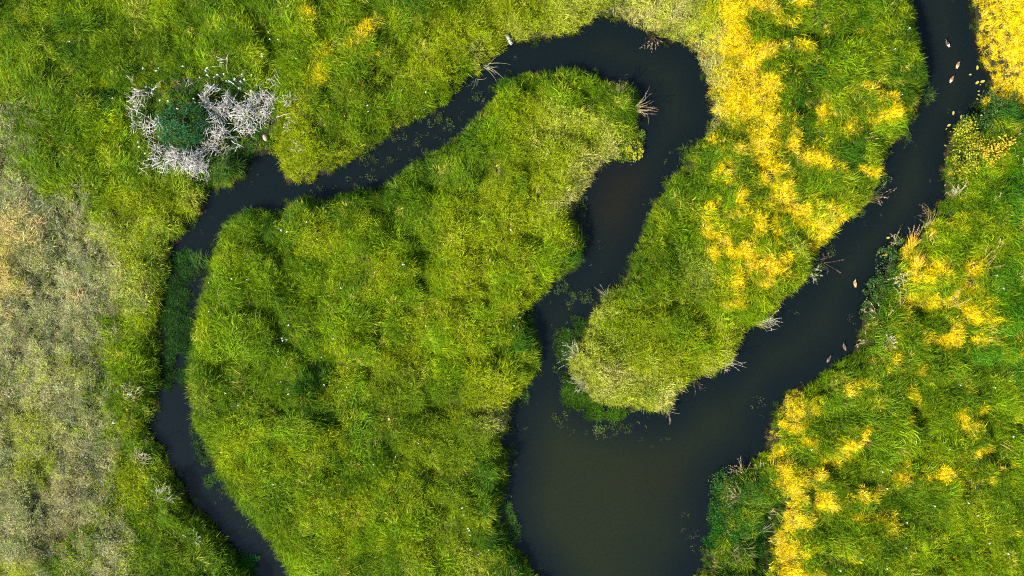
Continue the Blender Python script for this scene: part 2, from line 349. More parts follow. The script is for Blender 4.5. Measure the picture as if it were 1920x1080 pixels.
# ------------------------------------------------------------------ tuft shapes, set out by geometry nodes on point clouds
def blade_strip(V, F, vv, tt, base, ang, length, lean, width, v, r, curl=0.5, segs=3):
    """one grass blade: starts upright, arches over in direction ang"""
    i0 = len(V); d = np.array([math.cos(ang), math.sin(ang)]); s = np.array([-d[1], d[0]])
    p = np.array(base, float); th = lean[0]
    tw = r.uniform(-0.6, 0.6)
    for k in range(segs + 1):
        f = k / segs; w = width * (1 - f) ** 0.7 * 0.5
        if k < segs:
            sz = math.sin(tw) * w; sx = math.cos(tw) * w
            V.append((p[0] - s[0] * sx, p[1] - s[1] * sx, p[2] - sz)); V.append((p[0] + s[0] * sx, p[1] + s[1] * sx, p[2] + sz))
            vv += [v, v]; tt += [f, f]
        else:
            V.append(tuple(p)); vv.append(v); tt.append(1.0)
        st = length / segs
        p = p + np.array([d[0] * math.sin(th) * st, d[1] * math.sin(th) * st, math.cos(th) * st]); th = th + (lean[1] - lean[0]) / max(segs - 1, 1)
    for k in range(segs - 1):
        a = i0 + 2 * k; F.append((a, a + 1, a + 3, a + 2))
    a = i0 + 2 * (segs - 1); F.append((a, a + 1, a + 2))
def leaf_quad(V, F, vv, tt, c, n, a, L, Wd, v):
    n = Vector(n).normalized(); x = n.orthogonal().normalized(); x.rotate(Matrix.Rotation(a, 3, n)); y = n.cross(x)
    c = Vector(c); i = len(V)
    for q in (c - x * L * .5, c + y * Wd * .5 + n * L * .08, c + x * L * .5 - n * L * .06, c - y * Wd * .5 + n * L * .08): V.append(tuple(q))
    vv += [v] * 4; tt += [0.0, 0.4, 0.8, 0.4]
    F.append((i, i + 1, i + 2)); F.append((i, i + 2, i + 3))
PROTO = bpy.data.collections.new('tuft_shapes')
protos = {}
_pc = 0
def add_proto(kind, V, F, vv, tt):
    global _pc
    me = bpy.data.meshes.new('tuft'); me.from_pydata(V, [], F)
    for k, vals in (('v', vv), ('t', tt)):
        a = me.attributes.new(k, 'FLOAT', 'POINT'); a.data.foreach_set('value', np.asarray(vals, np.float32))
    me.materials.append(M_GRASS)
    o = bpy.data.objects.new('tuft_shape_%03d' % _pc, me); PROTO.objects.link(o)
    protos.setdefault(kind, []).append(_pc); _pc += 1
for q in range(6):                       # lodged: blades combed over to one side
    r = random.Random(100 + q); V, F, vv, tt = [], [], [], []
    for i in range(36):
        a = r.gauss(0, 0.55); rad = 0.42 * math.sqrt(r.random()); b = r.uniform(0, 6.28)
        blade_strip(V, F, vv, tt, (rad * math.cos(b) - 0.2, rad * math.sin(b), -0.05), a, r.uniform(0.55, 1.05), (r.uniform(0.2, 0.7), r.uniform(1.3, 2.0)), r.uniform(0.026, 0.05), r.random(), r)
    add_proto('lodged', V, F, vv, tt)
for q in range(6):                       # tousled: blades arching out every way
    r = random.Random(200 + q); V, F, vv, tt = [], [], [], []
    for i in range(36):
        a = r.uniform(0, 6.28); rad = 0.3 * math.sqrt(r.random()); b = a + r.gauss(0, 0.9)
        blade_strip(V, F, vv, tt, (rad * math.cos(b), rad * math.sin(b), -0.05), a, r.uniform(0.4, 0.85), (r.uniform(0.05, 0.5), r.uniform(1.0, 2.1)), r.uniform(0.026, 0.05), r.random(), r)
    add_proto('tousled', V, F, vv, tt)
for q in range(6):                       # fine: thin hair-like grass with light seed heads
    r = random.Random(250 + q); V, F, vv, tt = [], [], [], []
    for i in range(52):
        a = r.uniform(0, 6.28) if r.random() < .6 else r.gauss(0, .5); rad = 0.36 * math.sqrt(r.random()); b = r.uniform(0, 6.28)
        blade_strip(V, F, vv, tt, (rad * math.cos(b), rad * math.sin(b), -0.05), a, r.uniform(0.3, 0.7), (r.uniform(0.0, 0.6), r.uniform(0.9, 1.8)), r.uniform(0.016, 0.032), r.random(), r)
    add_proto('fine', V, F, vv, tt)
for q in range(5):                       # wiry dry grass with feathery heads
    r = random.Random(300 + q); V, F, vv, tt = [], [], [], []
    for i in range(34):
        a = r.uniform(0, 6.28); rad = 0.32 * math.sqrt(r.random()); b = r.uniform(0, 6.28)
        blade_strip(V, F, vv, tt, (rad * math.cos(b), rad * math.sin(b), -0.05), a, r.uniform(0.35, 0.9), (r.uniform(0.0, 0.8), r.uniform(0.8, 1.9)), r.uniform(0.014, 0.03), r.random(), r)
    for i in range(26):
        a = r.uniform(0, 6.28); rad = 0.35 * math.sqrt(r.random())
        leaf_quad(V, F, vv, tt, (rad * math.cos(a), rad * math.sin(a), r.uniform(0.25, 0.5)), (r.gauss(0, .5), r.gauss(0, .5), 1), r.uniform(0, 6.28), r.uniform(.06, .14), .035, 0.6 + 0.4 * r.random())
    add_proto('wiry', V, F, vv, tt)
for q in range(5):                       # broad leaved herbs and water weed
    r = random.Random(400 + q); V, F, vv, tt = [], [], [], []
    for i in range(30):
        a = r.uniform(0, 6.28); rad = 0.34 * math.sqrt(r.random())
        leaf_quad(V, F, vv, tt, (rad * math.cos(a), rad * math.sin(a), r.uniform(0.02, 0.4) * (1 - rad)), (r.gauss(0, .45), r.gauss(0, .45), 1), r.uniform(0, 6.28), r.uniform(.08, .19), r.uniform(.05, .10), r.random())
    add_proto('leafy', V, F, vv, tt)
for q in range(4):                       # sparse flecks: a few leaves lying on the water
    r = random.Random(500 + q); V, F, vv, tt = [], [], [], []
    for i in range(3):
        a = r.uniform(0, 6.28); rad = r.uniform(0.05, 0.35)
        leaf_quad(V, F, vv, tt, (rad * math.cos(a), rad * math.sin(a), 0.012), (0.08 * r.random(), 0.05, 1), r.uniform(0, 6.28), r.uniform(.09, .24), r.uniform(.025, .05), r.random())
    for i in range(2):
        a = r.uniform(0, 6.28); rad = r.uniform(0.0, 0.3)
        blade_strip(V, F, vv, tt, (rad * math.cos(a), rad * math.sin(a), -0.03), r.uniform(0, 6.28), r.uniform(.15, .35), (0.6, 1.5), .025, r.random(), r)
    add_proto('fleck', V, F, vv, tt)

ng = bpy.data.node_groups.new('set_out_tufts', 'GeometryNodeTree')
ng.interface.new_socket('Geometry', in_out='INPUT', socket_type='NodeSocketGeometry')
ng.interface.new_socket('Geometry', in_out='OUTPUT', socket_type='NodeSocketGeometry')
gi = ng.nodes.new('NodeGroupInput'); go = ng.nodes.new('NodeGroupOutput')
iop = ng.nodes.new('GeometryNodeInstanceOnPoints'); ci = ng.nodes.new('GeometryNodeCollectionInfo')
ci.inputs['Collection'].default_value = PROTO; ci.inputs['Separate Children'].default_value = True; ci.inputs['Reset Children'].default_value = True
def named(nm, typ):
    a = ng.nodes.new('GeometryNodeInputNamedAttribute'); a.data_type = typ; a.inputs['Name'].default_value = nm; return a
ng.links.new(gi.outputs[0], iop.inputs['Points']); ng.links.new(ci.outputs[0], iop.inputs['Instance'])
iop.inputs['Pick Instance'].default_value = True
ng.links.new(named('shape', 'INT').outputs['Attribute'], iop.inputs['Instance Index'])
ng.links.new(named('turn', 'FLOAT_VECTOR').outputs['Attribute'], iop.inputs['Rotation'])
ng.links.new(named('size', 'FLOAT_VECTOR').outputs['Attribute'], iop.inputs['Scale'])
ng.links.new(iop.outputs[0], go.inputs[0])
def set_out(name, pos, shape, turn, size, tint, label, cat):
    me = bpy.data.meshes.new(name); n = len(pos)
    me.vertices.add(n); me.vertices.foreach_set('co', pos.astype(np.float32).ravel())
    a = me.attributes.new('shape', 'INT', 'POINT'); a.data.foreach_set('value', shape.astype(np.int32))
    for k, v in (('turn', turn), ('size', size)):
        a = me.attributes.new(k, 'FLOAT_VECTOR', 'POINT'); a.data.foreach_set('vector', v.astype(np.float32).ravel())
    a = me.attributes.new('tint', 'FLOAT_VECTOR', 'POINT'); a.data.foreach_set('vector', tint.astype(np.float32).ravel())
    me.materials.append(M_GRASS)
    o = bpy.data.objects.new(name, me); COL.objects.link(o)
    md = o.modifiers.new('tufts', 'NODES'); md.node_group = ng
    tag(o, label, cat, kind='stuff')
    return o

TINT = {'g': (0.105, 0.200, 0.003), 'd': (0.045, 0.125, 0.005), 'l': (0.162, 0.285, 0.002), 'o': (0.238, 0.308, 0.005), 'p': (0.34, 0.39, 0.045), 's': (0.44, 0.43, 0.12),
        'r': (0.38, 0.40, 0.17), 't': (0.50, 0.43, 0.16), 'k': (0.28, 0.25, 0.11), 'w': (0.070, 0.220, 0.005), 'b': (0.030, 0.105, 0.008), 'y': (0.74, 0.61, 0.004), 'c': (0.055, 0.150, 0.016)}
SHAPES = {'g': ('lodged', 'tousled', 'fine', 'fine'), 'd': ('lodged', 'lodged', 'tousled'), 'l': ('lodged', 'tousled', 'fine', 'fine'), 'o': ('tousled', 'fine', 'wiry'), 'p': ('wiry', 'tousled'), 's': ('wiry', 'tousled'),
          'r': ('wiry', 'fine', 'tousled'), 't': ('lodged', 'wiry'), 'k': ('wiry', 'leafy'), 'w': ('lodged',), 'b': ('leafy', 'lodged'), 'y': ('fine', 'fine', 'fine', 'tousled'), 'c': ('leafy', 'leafy', 'tousled')}
DRYMIX = np.array([(0.38, 0.38, 0.18), (0.14, 0.24, 0.04), (0.29, 0.33, 0.20), (0.56, 0.52, 0.29), (0.36, 0.42, 0.10), (0.25, 0.22, 0.12)])

def grow():
    N = 118000
    X = rng.uniform(-47.5, 47.5, N); Y = rng.uniform(-30.5, 30.5, N)
    s = samp(Sf, X, Y); keep = s > 0.10 + 0.12 * rng.random(N)
    px, py = pxx(X), pxy(Y)
    keep &= blob(px, py, BARE) < 0.40 + 0.3 * rng.random(N)
    X, Y, s, px, py = X[keep], Y[keep], s[keep], px[keep], py[keep]; N = len(X)
    z = samp(Hf, X, Y)
    land = Lf[np.clip(np.round((Y + 33) / 0.25).astype(int), 0, NYF - 1), np.clip(np.round((X + 50) / 0.25).astype(int), 0, NXF - 1)]
    qx = px + 60 * (fbm(X, Y, 2.2, 11) - 0.5) + rng.normal(0, 1, N) * np.where(px < 330, 24, 11); qy = py + 60 * (fbm(X, Y, 2.2, 12) - 0.5) + rng.normal(0, 11, N)
    cls = G[np.clip((qy / 40).astype(int), 0, 26), np.clip((qx / 40).astype(int), 0, 47)]
    yw = blob(px + 26 * (fbm(X, Y, 0.8, 21, 2) - 0.5), py + 26 * (fbm(X, Y, 0.8, 22, 2) - 0.5), YEL)
    thr = 0.43 + 1.15 * (fbm(X, Y, 0.7, 23, 3) - 0.5) + rng.normal(0, 0.18, N)
    right_of = (px > 1290) | ((py < 180) & (px > 560) & (px < 720)) | (np.hypot(px - 300, py - 166) < 14)
    cls = np.where((cls == 'y') & ~(px > 1820) & (yw < 0.25), 'l', cls)
    cls = np.where((yw > thr) & right_of, 'y', cls)
    clear = np.hypot((px - 395) / 150, (py - 228) / 100) + 0.35 * (fbm(X, Y, 1.2, 24, 2) - 0.5) < 0.93
    cls = np.where(clear & (px < 545), 'c', cls)
    dit = blob(px, py, DITCH) > 0.4
    cls = np.where(dit, 'b', cls)
    rim = np.interp(py, [860, 885, 930, 960, 1000, 1080, 1200], [1380, 1425, 1478, 1470, 1458, 1452, 1450])
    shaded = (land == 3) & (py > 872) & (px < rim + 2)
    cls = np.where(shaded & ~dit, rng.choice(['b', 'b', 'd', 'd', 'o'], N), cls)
    lip = (land == 3) & (py > 900) & (px > rim + 2) & (px < rim + 24) & (rng.random(N) < .8)
    cls = np.where(lip, 'y', cls)
    deep = blob(px, py, [(915, 890, 34, 60), (925, 980, 30, 70), (962, 1055, 40, 40), (988, 640, 32, 42), (1070, 475, 20, 40), (560, 385, 40, 14), (690, 362, 70, 16), (790, 315, 40, 20), (880, 240, 22, 30)])  # edges turned from the sun: their shade painted as dark green grass
    cls = np.where((deep > 0.45 + 0.2 * rng.random(N)) & (land == 2), 'd', cls)
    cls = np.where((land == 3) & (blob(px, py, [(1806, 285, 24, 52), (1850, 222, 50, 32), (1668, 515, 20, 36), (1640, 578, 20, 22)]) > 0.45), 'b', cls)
    fringe = (yw > thr * 0.42) & (cls != 'y') & right_of & (rng.random(N) < 0.5)
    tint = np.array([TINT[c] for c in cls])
    tint[fringe] = (0.50, 0.48, 0.004)
    # patch to patch and plant to plant variation of the sward
    big = fbm(X, Y, 4.5, 31, 3)[:, None]; sm = fbm(X, Y, 0.8, 32, 2)[:, None]
    dry = (np.isin(cls, ['r', 'k']))
    yel = smooth(0.52, 0.72, sm) * 0.6 * (~dry & (cls != 'y'))[:, None]
    tint = tint * (1 - yel) + np.array([0.28, 0.35, 0.004]) * yel
    dk = smooth(0.55, 0.32, big) * 0.55 * (~dry & (cls != 'y') & (cls != 's'))[:, None]
    tint = tint * (1 - dk) + np.array([0.060, 0.140, 0.004]) * dk
    mix = DRYMIX[np.minimum((fbm(X, Y, 1.0, 33, 2) * 9 + rng.normal(0, 1.2, N)).astype(int) % 6, 5)]
    tint = np.where(dry[:, None] & (cls == 'r')[:, None], 0.7 * mix + 0.3 * np.array(TINT['r']), tint)
    straw = (rng.random(N) < 0.022) & ~dry; tint[straw] = (0.42, 0.40, 0.06)
    pale_y = (cls == 'y') & (rng.random(N) < 0.25); tint[pale_y] = (0.76, 0.62, 0.06)
    tint = tint * rng.uniform(0.75, 1.25, (N, 1)) * (0.86 + 0.28 * sm)
    shape = np.array([random.choice(protos[random.choice(SHAPES[c])]) for c in cls])
    th = 2 * math.pi * (1.6 * fbm(X, Y, 4.0, 41, 2)) + rng.normal(0, 0.32, N)
    # by the water the blades lean out over the bank
    e = 0.3
    gx = samp(Sf, X + e, Y) - samp(Sf, X - e, Y); gy = samp(Sf, X, Y + e) - samp(Sf, X, Y - e)
    out = np.arctan2(-gy, -gx) + rng.normal(0, 0.5, N)
    th = np.where(s < 0.6, out, th)
    turn = np.stack([rng.normal(0, 0.15, N), rng.normal(0, 0.15, N), th], 1)
    k = rng.uniform(0.6, 1.2, N) * (0.7 + 0.6 * fbm(X, Y, 2.0, 51, 2)) * np.where(s < 0.6, 0.72, 1.0)
    k = np.where(cls == 'y', np.minimum(k, 0.85), k); k = np.where(dry, k * 0.85, k); k = np.where((cls == 'c') | dit, k * 0.7, k)
    zs = k * rng.uniform(0.8, 1.25, N) * (0.35 + 1.3 * fbm(X, Y, 1.1, 52, 2))
    size = np.stack([k, k, zs], 1)
    pos = np.stack([X, Y, z], 1)
    isY = (cls == 'y') | fringe
    drym = np.isin(cls, ['r', 't', 'k']) & (px < 420)
    A, B, C = land == 1, land == 2, land == 3
    tongue = A & (px > 1180 - 0.0 * py)
    corner = C & (py < 230)
    west = A & (px < 480) & (py > 345)
    sets = [
     ('meadow_grass', B, 'lush lime green grass covering the broad peninsula inside the river loop', 'grass'),
     ('meadow_grass', tongue & ~isY, 'green and pale grass on the narrow tongue between the two arms of the river', 'grass'),
     ('golden_grass', tongue & isY, 'golden yellow grass in patches across the narrow tongue between the river arms', 'grass'),
     ('meadow_grass', A & ~tongue & ~west & ~drym & ~isY, 'olive green grass of the upper left meadow around the dead branches', 'grass'),
     ('golden_grass', A & ~tongue & isY, 'few small golden grass patches in the upper left meadow', 'grass'),
     ('dry_marsh_grass', drym, 'greyish beige dry marsh grass along the left edge', 'dry grass'),
     ('bank_grass', west & ~drym & ~isY, 'bright green grass strip between the dry marsh and the narrow left channel', 'grass'),
     ('meadow_grass', C & ~corner & ~isY, 'vivid green grass on the right bank of the wide river', 'grass'),
     ('golden_grass', C & ~corner & isY, 'golden grass streaks through the vivid green right bank', 'grass'),
     ('golden_grass', corner & isY, 'solid golden yellow grass filling the top right corner', 'grass'),
     ('bank_grass', corner & ~isY, 'green grass below the golden corner at top right', 'grass')]
    for nm, mk, lab, cat in sets:
        if mk.any(): set_out(nm, pos[mk], shape[mk], turn[mk], size[mk], tint[mk], lab, cat)
grow()

# ------------------------------------------------------------------ water weed beds and flecks along the banks
def weed_bed(name, blobs, n, tint, label, cat='water weed', kinds=('leafy',), z=0.02, zmul=0.6, fleck=0.35, k0=0.8, vary=0.45, dens=0.0):
    P = []; 
    w = np.array([b[2] * b[3] for b in blobs], float); w /= w.sum()
    ch = rng.choice(len(blobs), n, p=w)
    for i in ch:
        b = blobs[i]; a = rng.uniform(0, 6.28); q = math.sqrt(rng.random()) * 1.25
        P.append((b[0] + b[2] * q * math.cos(a), b[1] + b[3] * q * math.sin(a), q))
    P = np.array(P)
    X, Y = wx(P[:, 0], 0.2), wy(P[:, 1], 0.2)
    q = P[:, 2]; clump = fbm(X, Y, 0.8, 61, 2)
    keep = rng.random(n) < np.clip(1.5 - q, 0.1, 1) * smooth(0.40, 0.58, clump + 0.30 * (0.75 - q) + dens)
    X, Y, q = X[keep], Y[keep], q[keep]; n = len(X)
    zz = np.maximum(samp(Hf, X, Y), 0) + z
    s = samp(Sf, X, Y)
    isf = (rng.random(n) < fleck + 0.6 * (q > 0.95)) & (s < 0.05)
    shape = np.array([random.choice(protos['fleck']) if f else random.choice(protos[random.choice(kinds)]) for f in isf])
    k = rng.uniform(0.6, 1.15, n) * k0
    size = np.stack([k, k, k * zmul * rng.uniform(0.6, 1.4, n)], 1)
    turn = np.stack([rng.normal(0, .1, n), rng.normal(0, .1, n), rng.uniform(0, 6.28, n)], 1)
    t = np.array(tint) * rng.uniform(1 - vary, 1 + vary, (n, 1)) * np.array([1 + rng.normal(0, .2), 1, 1])
    t[isf] = np.array((0.15, 0.17, 0.05)) * rng.uniform(0.4, 1.4, (isf.sum(), 1))
    tw_ = fbm(X, Y, 0.9, 66, 2)[:, None]; t = t * (0.45 + 1.1 * tw_) * np.where(isf[:, None], 1, np.array([1.0, 1.0, 0.8]))
    zz = np.where(isf, 0.004, zz)
    set_out(name, np.stack([X, Y, zz], 1), shape, turn, size, t, label, cat)
weed_bed('water_weed', [(345,495,24,22),(335,530,24,30),(330,570,24,40),(338,610,24,40),(328,640,18,30),(348,690,16,40),(318,690,16,40),(312,610,12,40),(352,640,14,40)], 3000, (0.015, 0.062, 0.007), 'dark green weed choking the narrow left channel', kinds=('leafy', 'tousled', 'fine'), fleck=0.1, dens=0.09, vary=0.6)
weed_bed('water_weed', [(365,780,12,35),(375,830,12,40),(392,880,10,30)], 260, (0.035, 0.075, 0.015), 'dull weed fringe below the peninsula in the left channel', kinds=('leafy', 'tousled'), fleck=0.3)
weed_bed('water_weed', [(460,1055,16,24)], 200, (0.02, 0.09, 0.012), 'dark weed tuft in the left channel at the bottom edge', kinds=('tousled',), fleck=0.0)
weed_bed('water_weed', [(1076,612,24,28),(1062,650,20,40),(1050,690,14,30)], 900, (0.024, 0.070, 0.008), 'sparse dark weed in the water left of the tongue tip', kinds=('leafy', 'tousled'), fleck=0.45)
weed_bed('water_weed', [(1074,738,20,22),(1088,762,26,20),(1120,774,40,18),(1152,775,26,12)], 1500, (0.034, 0.100, 0.004), 'rich green weed bed under the tongue tip', kinds=('leafy', 'tousled', 'fine'), fleck=0.06, dens=0.1, vary=0.6)
weed_bed('water_weed', [(1170,800,60,14),(1110,812,60,14),(1050,780,16,30)], 220, (0.07, 0.10, 0.02), 'loose flecks of weed on the water around the tongue tip', fleck=0.9)
weed_bed('water_weed', [(1370,920,30,40),(1355,960,24,50),(1352,1010,26,30),(1400,1000,30,50)], 1300, (0.042, 0.120, 0.014), 'dark leafy weed along the bank at the lower right', kinds=('leafy', 'tousled'), fleck=0.12, zmul=1.0)
weed_bed('water_weed', [(1440,960,18,30),(1430,1020,20,50)], 260, (0.035, 0.065, 0.012), 'dark weed in the shaded ditch beside the golden rim', kinds=('lodged', 'tousled'), fleck=0.0)
weed_bed('water_weed', [(700,300,40,16),(770,262,50,20),(840,225,40,20),(900,170,30,20),(680,330,40,10),(600,350,40,8)], 320, (0.05, 0.085, 0.02), 'scattered weed flecks in the channel above the peninsula', fleck=0.8)
weed_bed('water_weed', [(1090,380,10,40),(1094,440,10,40),(1060,545,20,12),(1090,560,30,20)], 300, (0.04, 0.075, 0.02), 'weed flecks along the inner loop beside the peninsula', fleck=0.75)
weed_bed('water_weed', [(1250,350,8,40),(1210,430,8,40),(1180,500,10,20),(1280,290,14,14)], 240, (0.05, 0.09, 0.02), 'dark weed fringe on the right side of the inner loop', kinds=('tousled', 'leafy'), fleck=0.3)
weed_bed('water_weed', [(1180,275,20,24),(1165,290,18,12),(1200,255,10,12)], 330, (0.14, 0.19, 0.016), 'yellow green weed below the reeds at the peninsula corner', fleck=0.15)
weed_bed('water_weed', [(960,840,10,40),(952,920,10,60),(960,1000,14,40),(985,1055,20,16),(1010,670,10,40),(980,740,12,16)], 420, (0.05, 0.105, 0.014), 'weed fringe along the lower right shore of the peninsula', kinds=('tousled', 'leafy'), fleck=0.4)
weed_bed('water_weed', [(1735,100,10,60),(1740,170,10,30),(1700,260,10,20),(1660,340,10,30),(1560,470,14,14),(1525,500,12,20)], 300, (0.05, 0.09, 0.02), 'weed fringe along the tongue side of the wide river', kinds=('tousled', 'leafy'), fleck=0.45)
weed_bed('water_weed', [(1330,980,40,60),(1330,1040,30,30),(1215,835,30,10),(1250,830,20,10),(1420,760,20,20)], 170, (0.2, 0.22, 0.12), 'pale flecks floating in front of the lower right bank', fleck=1.0)

def shore(name, lo, hi, n, tint, kinds, k0, zm, off, gate, label, cat):
    X = rng.uniform(-44, 44, n * 14); Y = rng.uniform(-27, 27, n * 14); s = samp(Sf, X, Y)
    m = (s > lo) & (s < hi) & (fbm(X, Y, 1.8, off, 3) > gate); X, Y, s = X[m][:n], Y[m][:n], s[m][:n]; c = len(X)
    k = k0 * rng.uniform(.5, 1.2, c); shape = np.array([random.choice(protos[random.choice(kinds)]) for _ in range(c)])
    t = np.array(tint) * rng.uniform(.45, 1.5, (c, 1)) * (1 + rng.normal(0, .08, (c, 3)))
    set_out(name, np.stack([X, Y, np.maximum(samp(Hf, X, Y), 0.004)], 1), shape, np.stack([np.zeros(c), np.zeros(c), rng.uniform(0, 6.28, c)], 1), np.stack([k, k, k * zm], 1), t, label, cat)
shore('shore_debris', -0.10, 0.30, 2600, (0.10, 0.075, 0.035), ('fine', 'wiry', 'fleck'), 0.55, 0.5, 91, 0.48, 'brown matted debris caught along the muddy water edge', 'debris')
shore('shore_sedge', -0.35, 0.15, 1500, (0.06, 0.11, 0.010), ('tousled', 'fine', 'fleck'), 0.6, 0.9, 92, 0.53, 'dark sedge blades standing in the shallow margins of the river', 'sedge')
shore('water_fleck', -1.6, -0.1, 260, (0.12, 0.14, 0.05), ('fleck',), 0.7, 1.0, 93, 0.56, 'tiny plant flecks drifting along the river margins', 'flecks')
# ------------------------------------------------------------------ tubes, plumes, reed clumps
def tube(V, F, pts, radii, n=5, cap=True):
    i0 = len(V); pts = [Vector(p) for p in pts]
    for k, p in enumerate(pts):
        t = (pts[min(k + 1, len(pts) - 1)] - pts[max(k - 1, 0)]).normalized()
        u = t.orthogonal().normalized(); w = t.cross(u)
        for j in range(n):
            a = 2 * math.pi * j / n
            V.append(tuple(p + (u * math.cos(a) + w * math.sin(a)) * radii[k]))
    for k in range(len(pts) - 1):
        for j in range(n):
            a = i0 + k * n + j; b = i0 + k * n + (j + 1) % n
            F.append((a, b, b + n, a + n))
    if cap:
        F.append(tuple(i0 + j for j in reversed(range(n)))); F.append(tuple(i0 + (len(pts) - 1) * n + j for j in range(n)))
def arc_pts(ang, length, t0, t1, n=5, base=(0, 0, 0), sway=0.0):
    p = Vector(base); out = [p.copy()]
    for k in range(n):
        th = t0 + (t1 - t0) * k / max(n - 1, 1); a = ang + sway * k / n
        p = p + Vector((math.cos(a) * math.sin(th), math.sin(a) * math.sin(th), math.cos(th))) * (length / n); out.append(p.copy())
    return out
def plume_mesh(pts, r, size, V, F, n=16):
    for i in range(n):
        f = r.random(); k = min(int(f * (len(pts) - 1)), len(pts) - 2); g = f * (len(pts) - 1) - k
        p = pts[k].lerp(pts[k + 1], g); t = (pts[k + 1] - pts[k]).normalized()
        d = (t * 0.9 + Vector((r.gauss(0, .5), r.gauss(0, .5), r.gauss(0, .4) - 0.1))).normalized()
        L = size * (1.15 - f * 0.7) * r.uniform(.6, 1.2); s = d.orthogonal().normalized(); s.rotate(Matrix.Rotation(r.uniform(0, 6.28), 3, d))
        i0 = len(V); w = size * 0.09
        for q in (p, p + d * L * .45 + s * w, p + d * L, p + d * L * .45 - s * w): V.append(tuple(q))
        F.append((i0, i0 + 1, i0 + 2, i0 + 3))
_seed = [1000]
def reed_clump(px, py, dirs, n, length, mat, plume, label, name='reed_clump', cat='reeds', group=None, lean=(0.5, 1.35), spread=0.4, thick=0.015, plume_size=0.12, foliage=None, base_r=0.2, nblade=60, bl=0.9, plume_frac=1.0):
    """a clump of separate stems, each with its feathery plume, over a tuft of leaves; dirs in image degrees, 0 = right, 90 = up"""
    _seed[0] += 1; r = random.Random(_seed[0])
    X, Y, Z = gz(px, py, 0.6)
    root = empty(name, (X, Y, Z)); tag(root, label, cat, group)
    length *= 1.12; n = int(n * 1.6)
    for i in range(n):
        a = R(dirs) + r.gauss(0, spread); b = r.uniform(0, 6.28); q = base_r * math.sqrt(r.random())
        broken = r.random() < .3
        pts = arc_pts(a + (r.gauss(0, .7) if broken else 0), length * r.uniform(.45, 1.2), lean[0] * r.uniform(.5, 1.4), lean[1] * r.uniform(.75, 1.2), 7, (q * math.cos(b), q * math.sin(b), -0.05), r.gauss(0, .6))
        if broken:
            kb = r.randint(3, 5); tw = Matrix.Rotation(r.choice((-1, 1)) * r.uniform(.5, 1.3), 3, 'Z')
            pts = pts[:kb + 1] + [pts[kb] + tw @ (w_ - pts[kb]) for w_ in pts[kb + 1:]]
        V, F = [], []; tube(V, F, pts, [thick * (1 - 0.12 * k) for k in range(len(pts))], 4)
        st = mesh_obj('stem', V, F, mat, root)
        if plume and r.random() < plume_frac:
            V, F = [], []; plume_mesh(pts[-3:], r, plume_size, V, F)
            mesh_obj('plume', V, F, plume, st)['kind'] = 'stuff'
    if foliage:
        V, F, vv, tt = [], [], [], []
        for i in range(nblade):
            a = R(dirs) + r.gauss(0, spread * 2.2); b = r.uniform(0, 6.28); q = base_r * 1.5 * math.sqrt(r.random())
            blade_strip(V, F, vv, tt, (q * math.cos(b), q * math.sin(b), -0.05), a, bl * r.uniform(.6, 1.15), (r.uniform(.1, .6), r.uniform(1.1, 1.9)), r.uniform(.025, .045), r.random(), r)
        fo = mesh_obj('leaves', V, F, foliage, root, attrs={'v': vv, 't': tt}); fo['kind'] = 'stuff'
    return root
F_GREEN = foliage_mat('reed_leaves', (0.12, 0.20, 0.015)); F_DARK = foliage_mat('sedge_leaves', (0.05, 0.125, 0.015)); F_OLIVE = foliage_mat('olive_leaves', (0.26, 0.27, 0.05))
F_GOLD = foliage_mat('golden_leaves', (0.66, 0.46, 0.02)); F_PALE = foliage_mat('pale_leaves', (0.45, 0.42, 0.20)); F_TAN = foliage_mat('tan_leaves', (0.62, 0.42, 0.13))
F_BLUE = foliage_mat('willow_leaves', (0.024, 0.100, 0.034)); F_YG = foliage_mat('yellow_green_leaves', (0.33, 0.34, 0.018)); F_DG = foliage_mat('dark_leaves', (0.055, 0.115, 0.025))
F_OR = foliage_mat('orange_yellow_leaves', (0.55, 0.40, 0.03))

reed_clump(1188,205,5,13,1.7,M_STALK,M_BROWNPLUME,'straw reeds splaying over the water from the right corner of the peninsula',foliage=F_GREEN,spread=.32,lean=(.7,1.5),plume_size=.11)
reed_clump(1160,175,80,7,1.3,M_BROWNSTALK,M_BROWNPLUME,'thin brown reeds standing at the top right edge of the peninsula',foliage=F_GREEN,spread=.5,lean=(.3,1.0))
reed_clump(1425,607,20,14,1.7,M_PALESTALK,M_PALEPLUME,'pale feathery reeds fanning right over the wide river from the tongue',foliage=F_OLIVE,spread=.3,lean=(.7,1.45))
reed_clump(1350,682,10,16,1.7,M_PALESTALK,M_PALEPLUME,'whitish twiggy reeds fanning right from the lower tongue shore',foliage=F_OLIVE,spread=.38,lean=(.7,1.5))
reed_clump(1350,650,20,6,1.0,M_STALK,M_PLUME,'tan curled stalks on the grass above the whitish twiggy reeds',foliage=F_OLIVE,spread=.7,lean=(.6,1.5))
reed_clump(1245,762,-48,11,1.2,M_STALK,M_BROWNPLUME,'brown tipped reeds pointing down right at the tongue tip',foliage=F_GREEN,spread=.3,lean=(.7,1.45))
reed_clump(1300,708,-70,4,1.3,M_BROWNSTALK,M_BROWNPLUME,'few bare brown stalks hanging over the water under the tongue',spread=.25,lean=(.9,1.5),thick=.01)
reed_clump(1085,665,165,16,1.5,M_PALESTALK,M_PALEPLUME,'pale reeds fanning left over dark weed at the tongue tip',foliage=F_OLIVE,spread=.42,lean=(.6,1.45))
reed_clump(1098,712,200,10,1.3,M_PALESTALK,M_PALEPLUME,'pale reed stems lying low left beside the rich green weed bed',foliage=F_PALE,spread=.45,lean=(.6,1.5))
reed_clump(1140,555,140,9,1.1,M_PALESTALK,M_BROWNPLUME,'ragged grey stalks where the inner loop narrows',foliage=F_GREEN,spread=.6,lean=(.5,1.4))
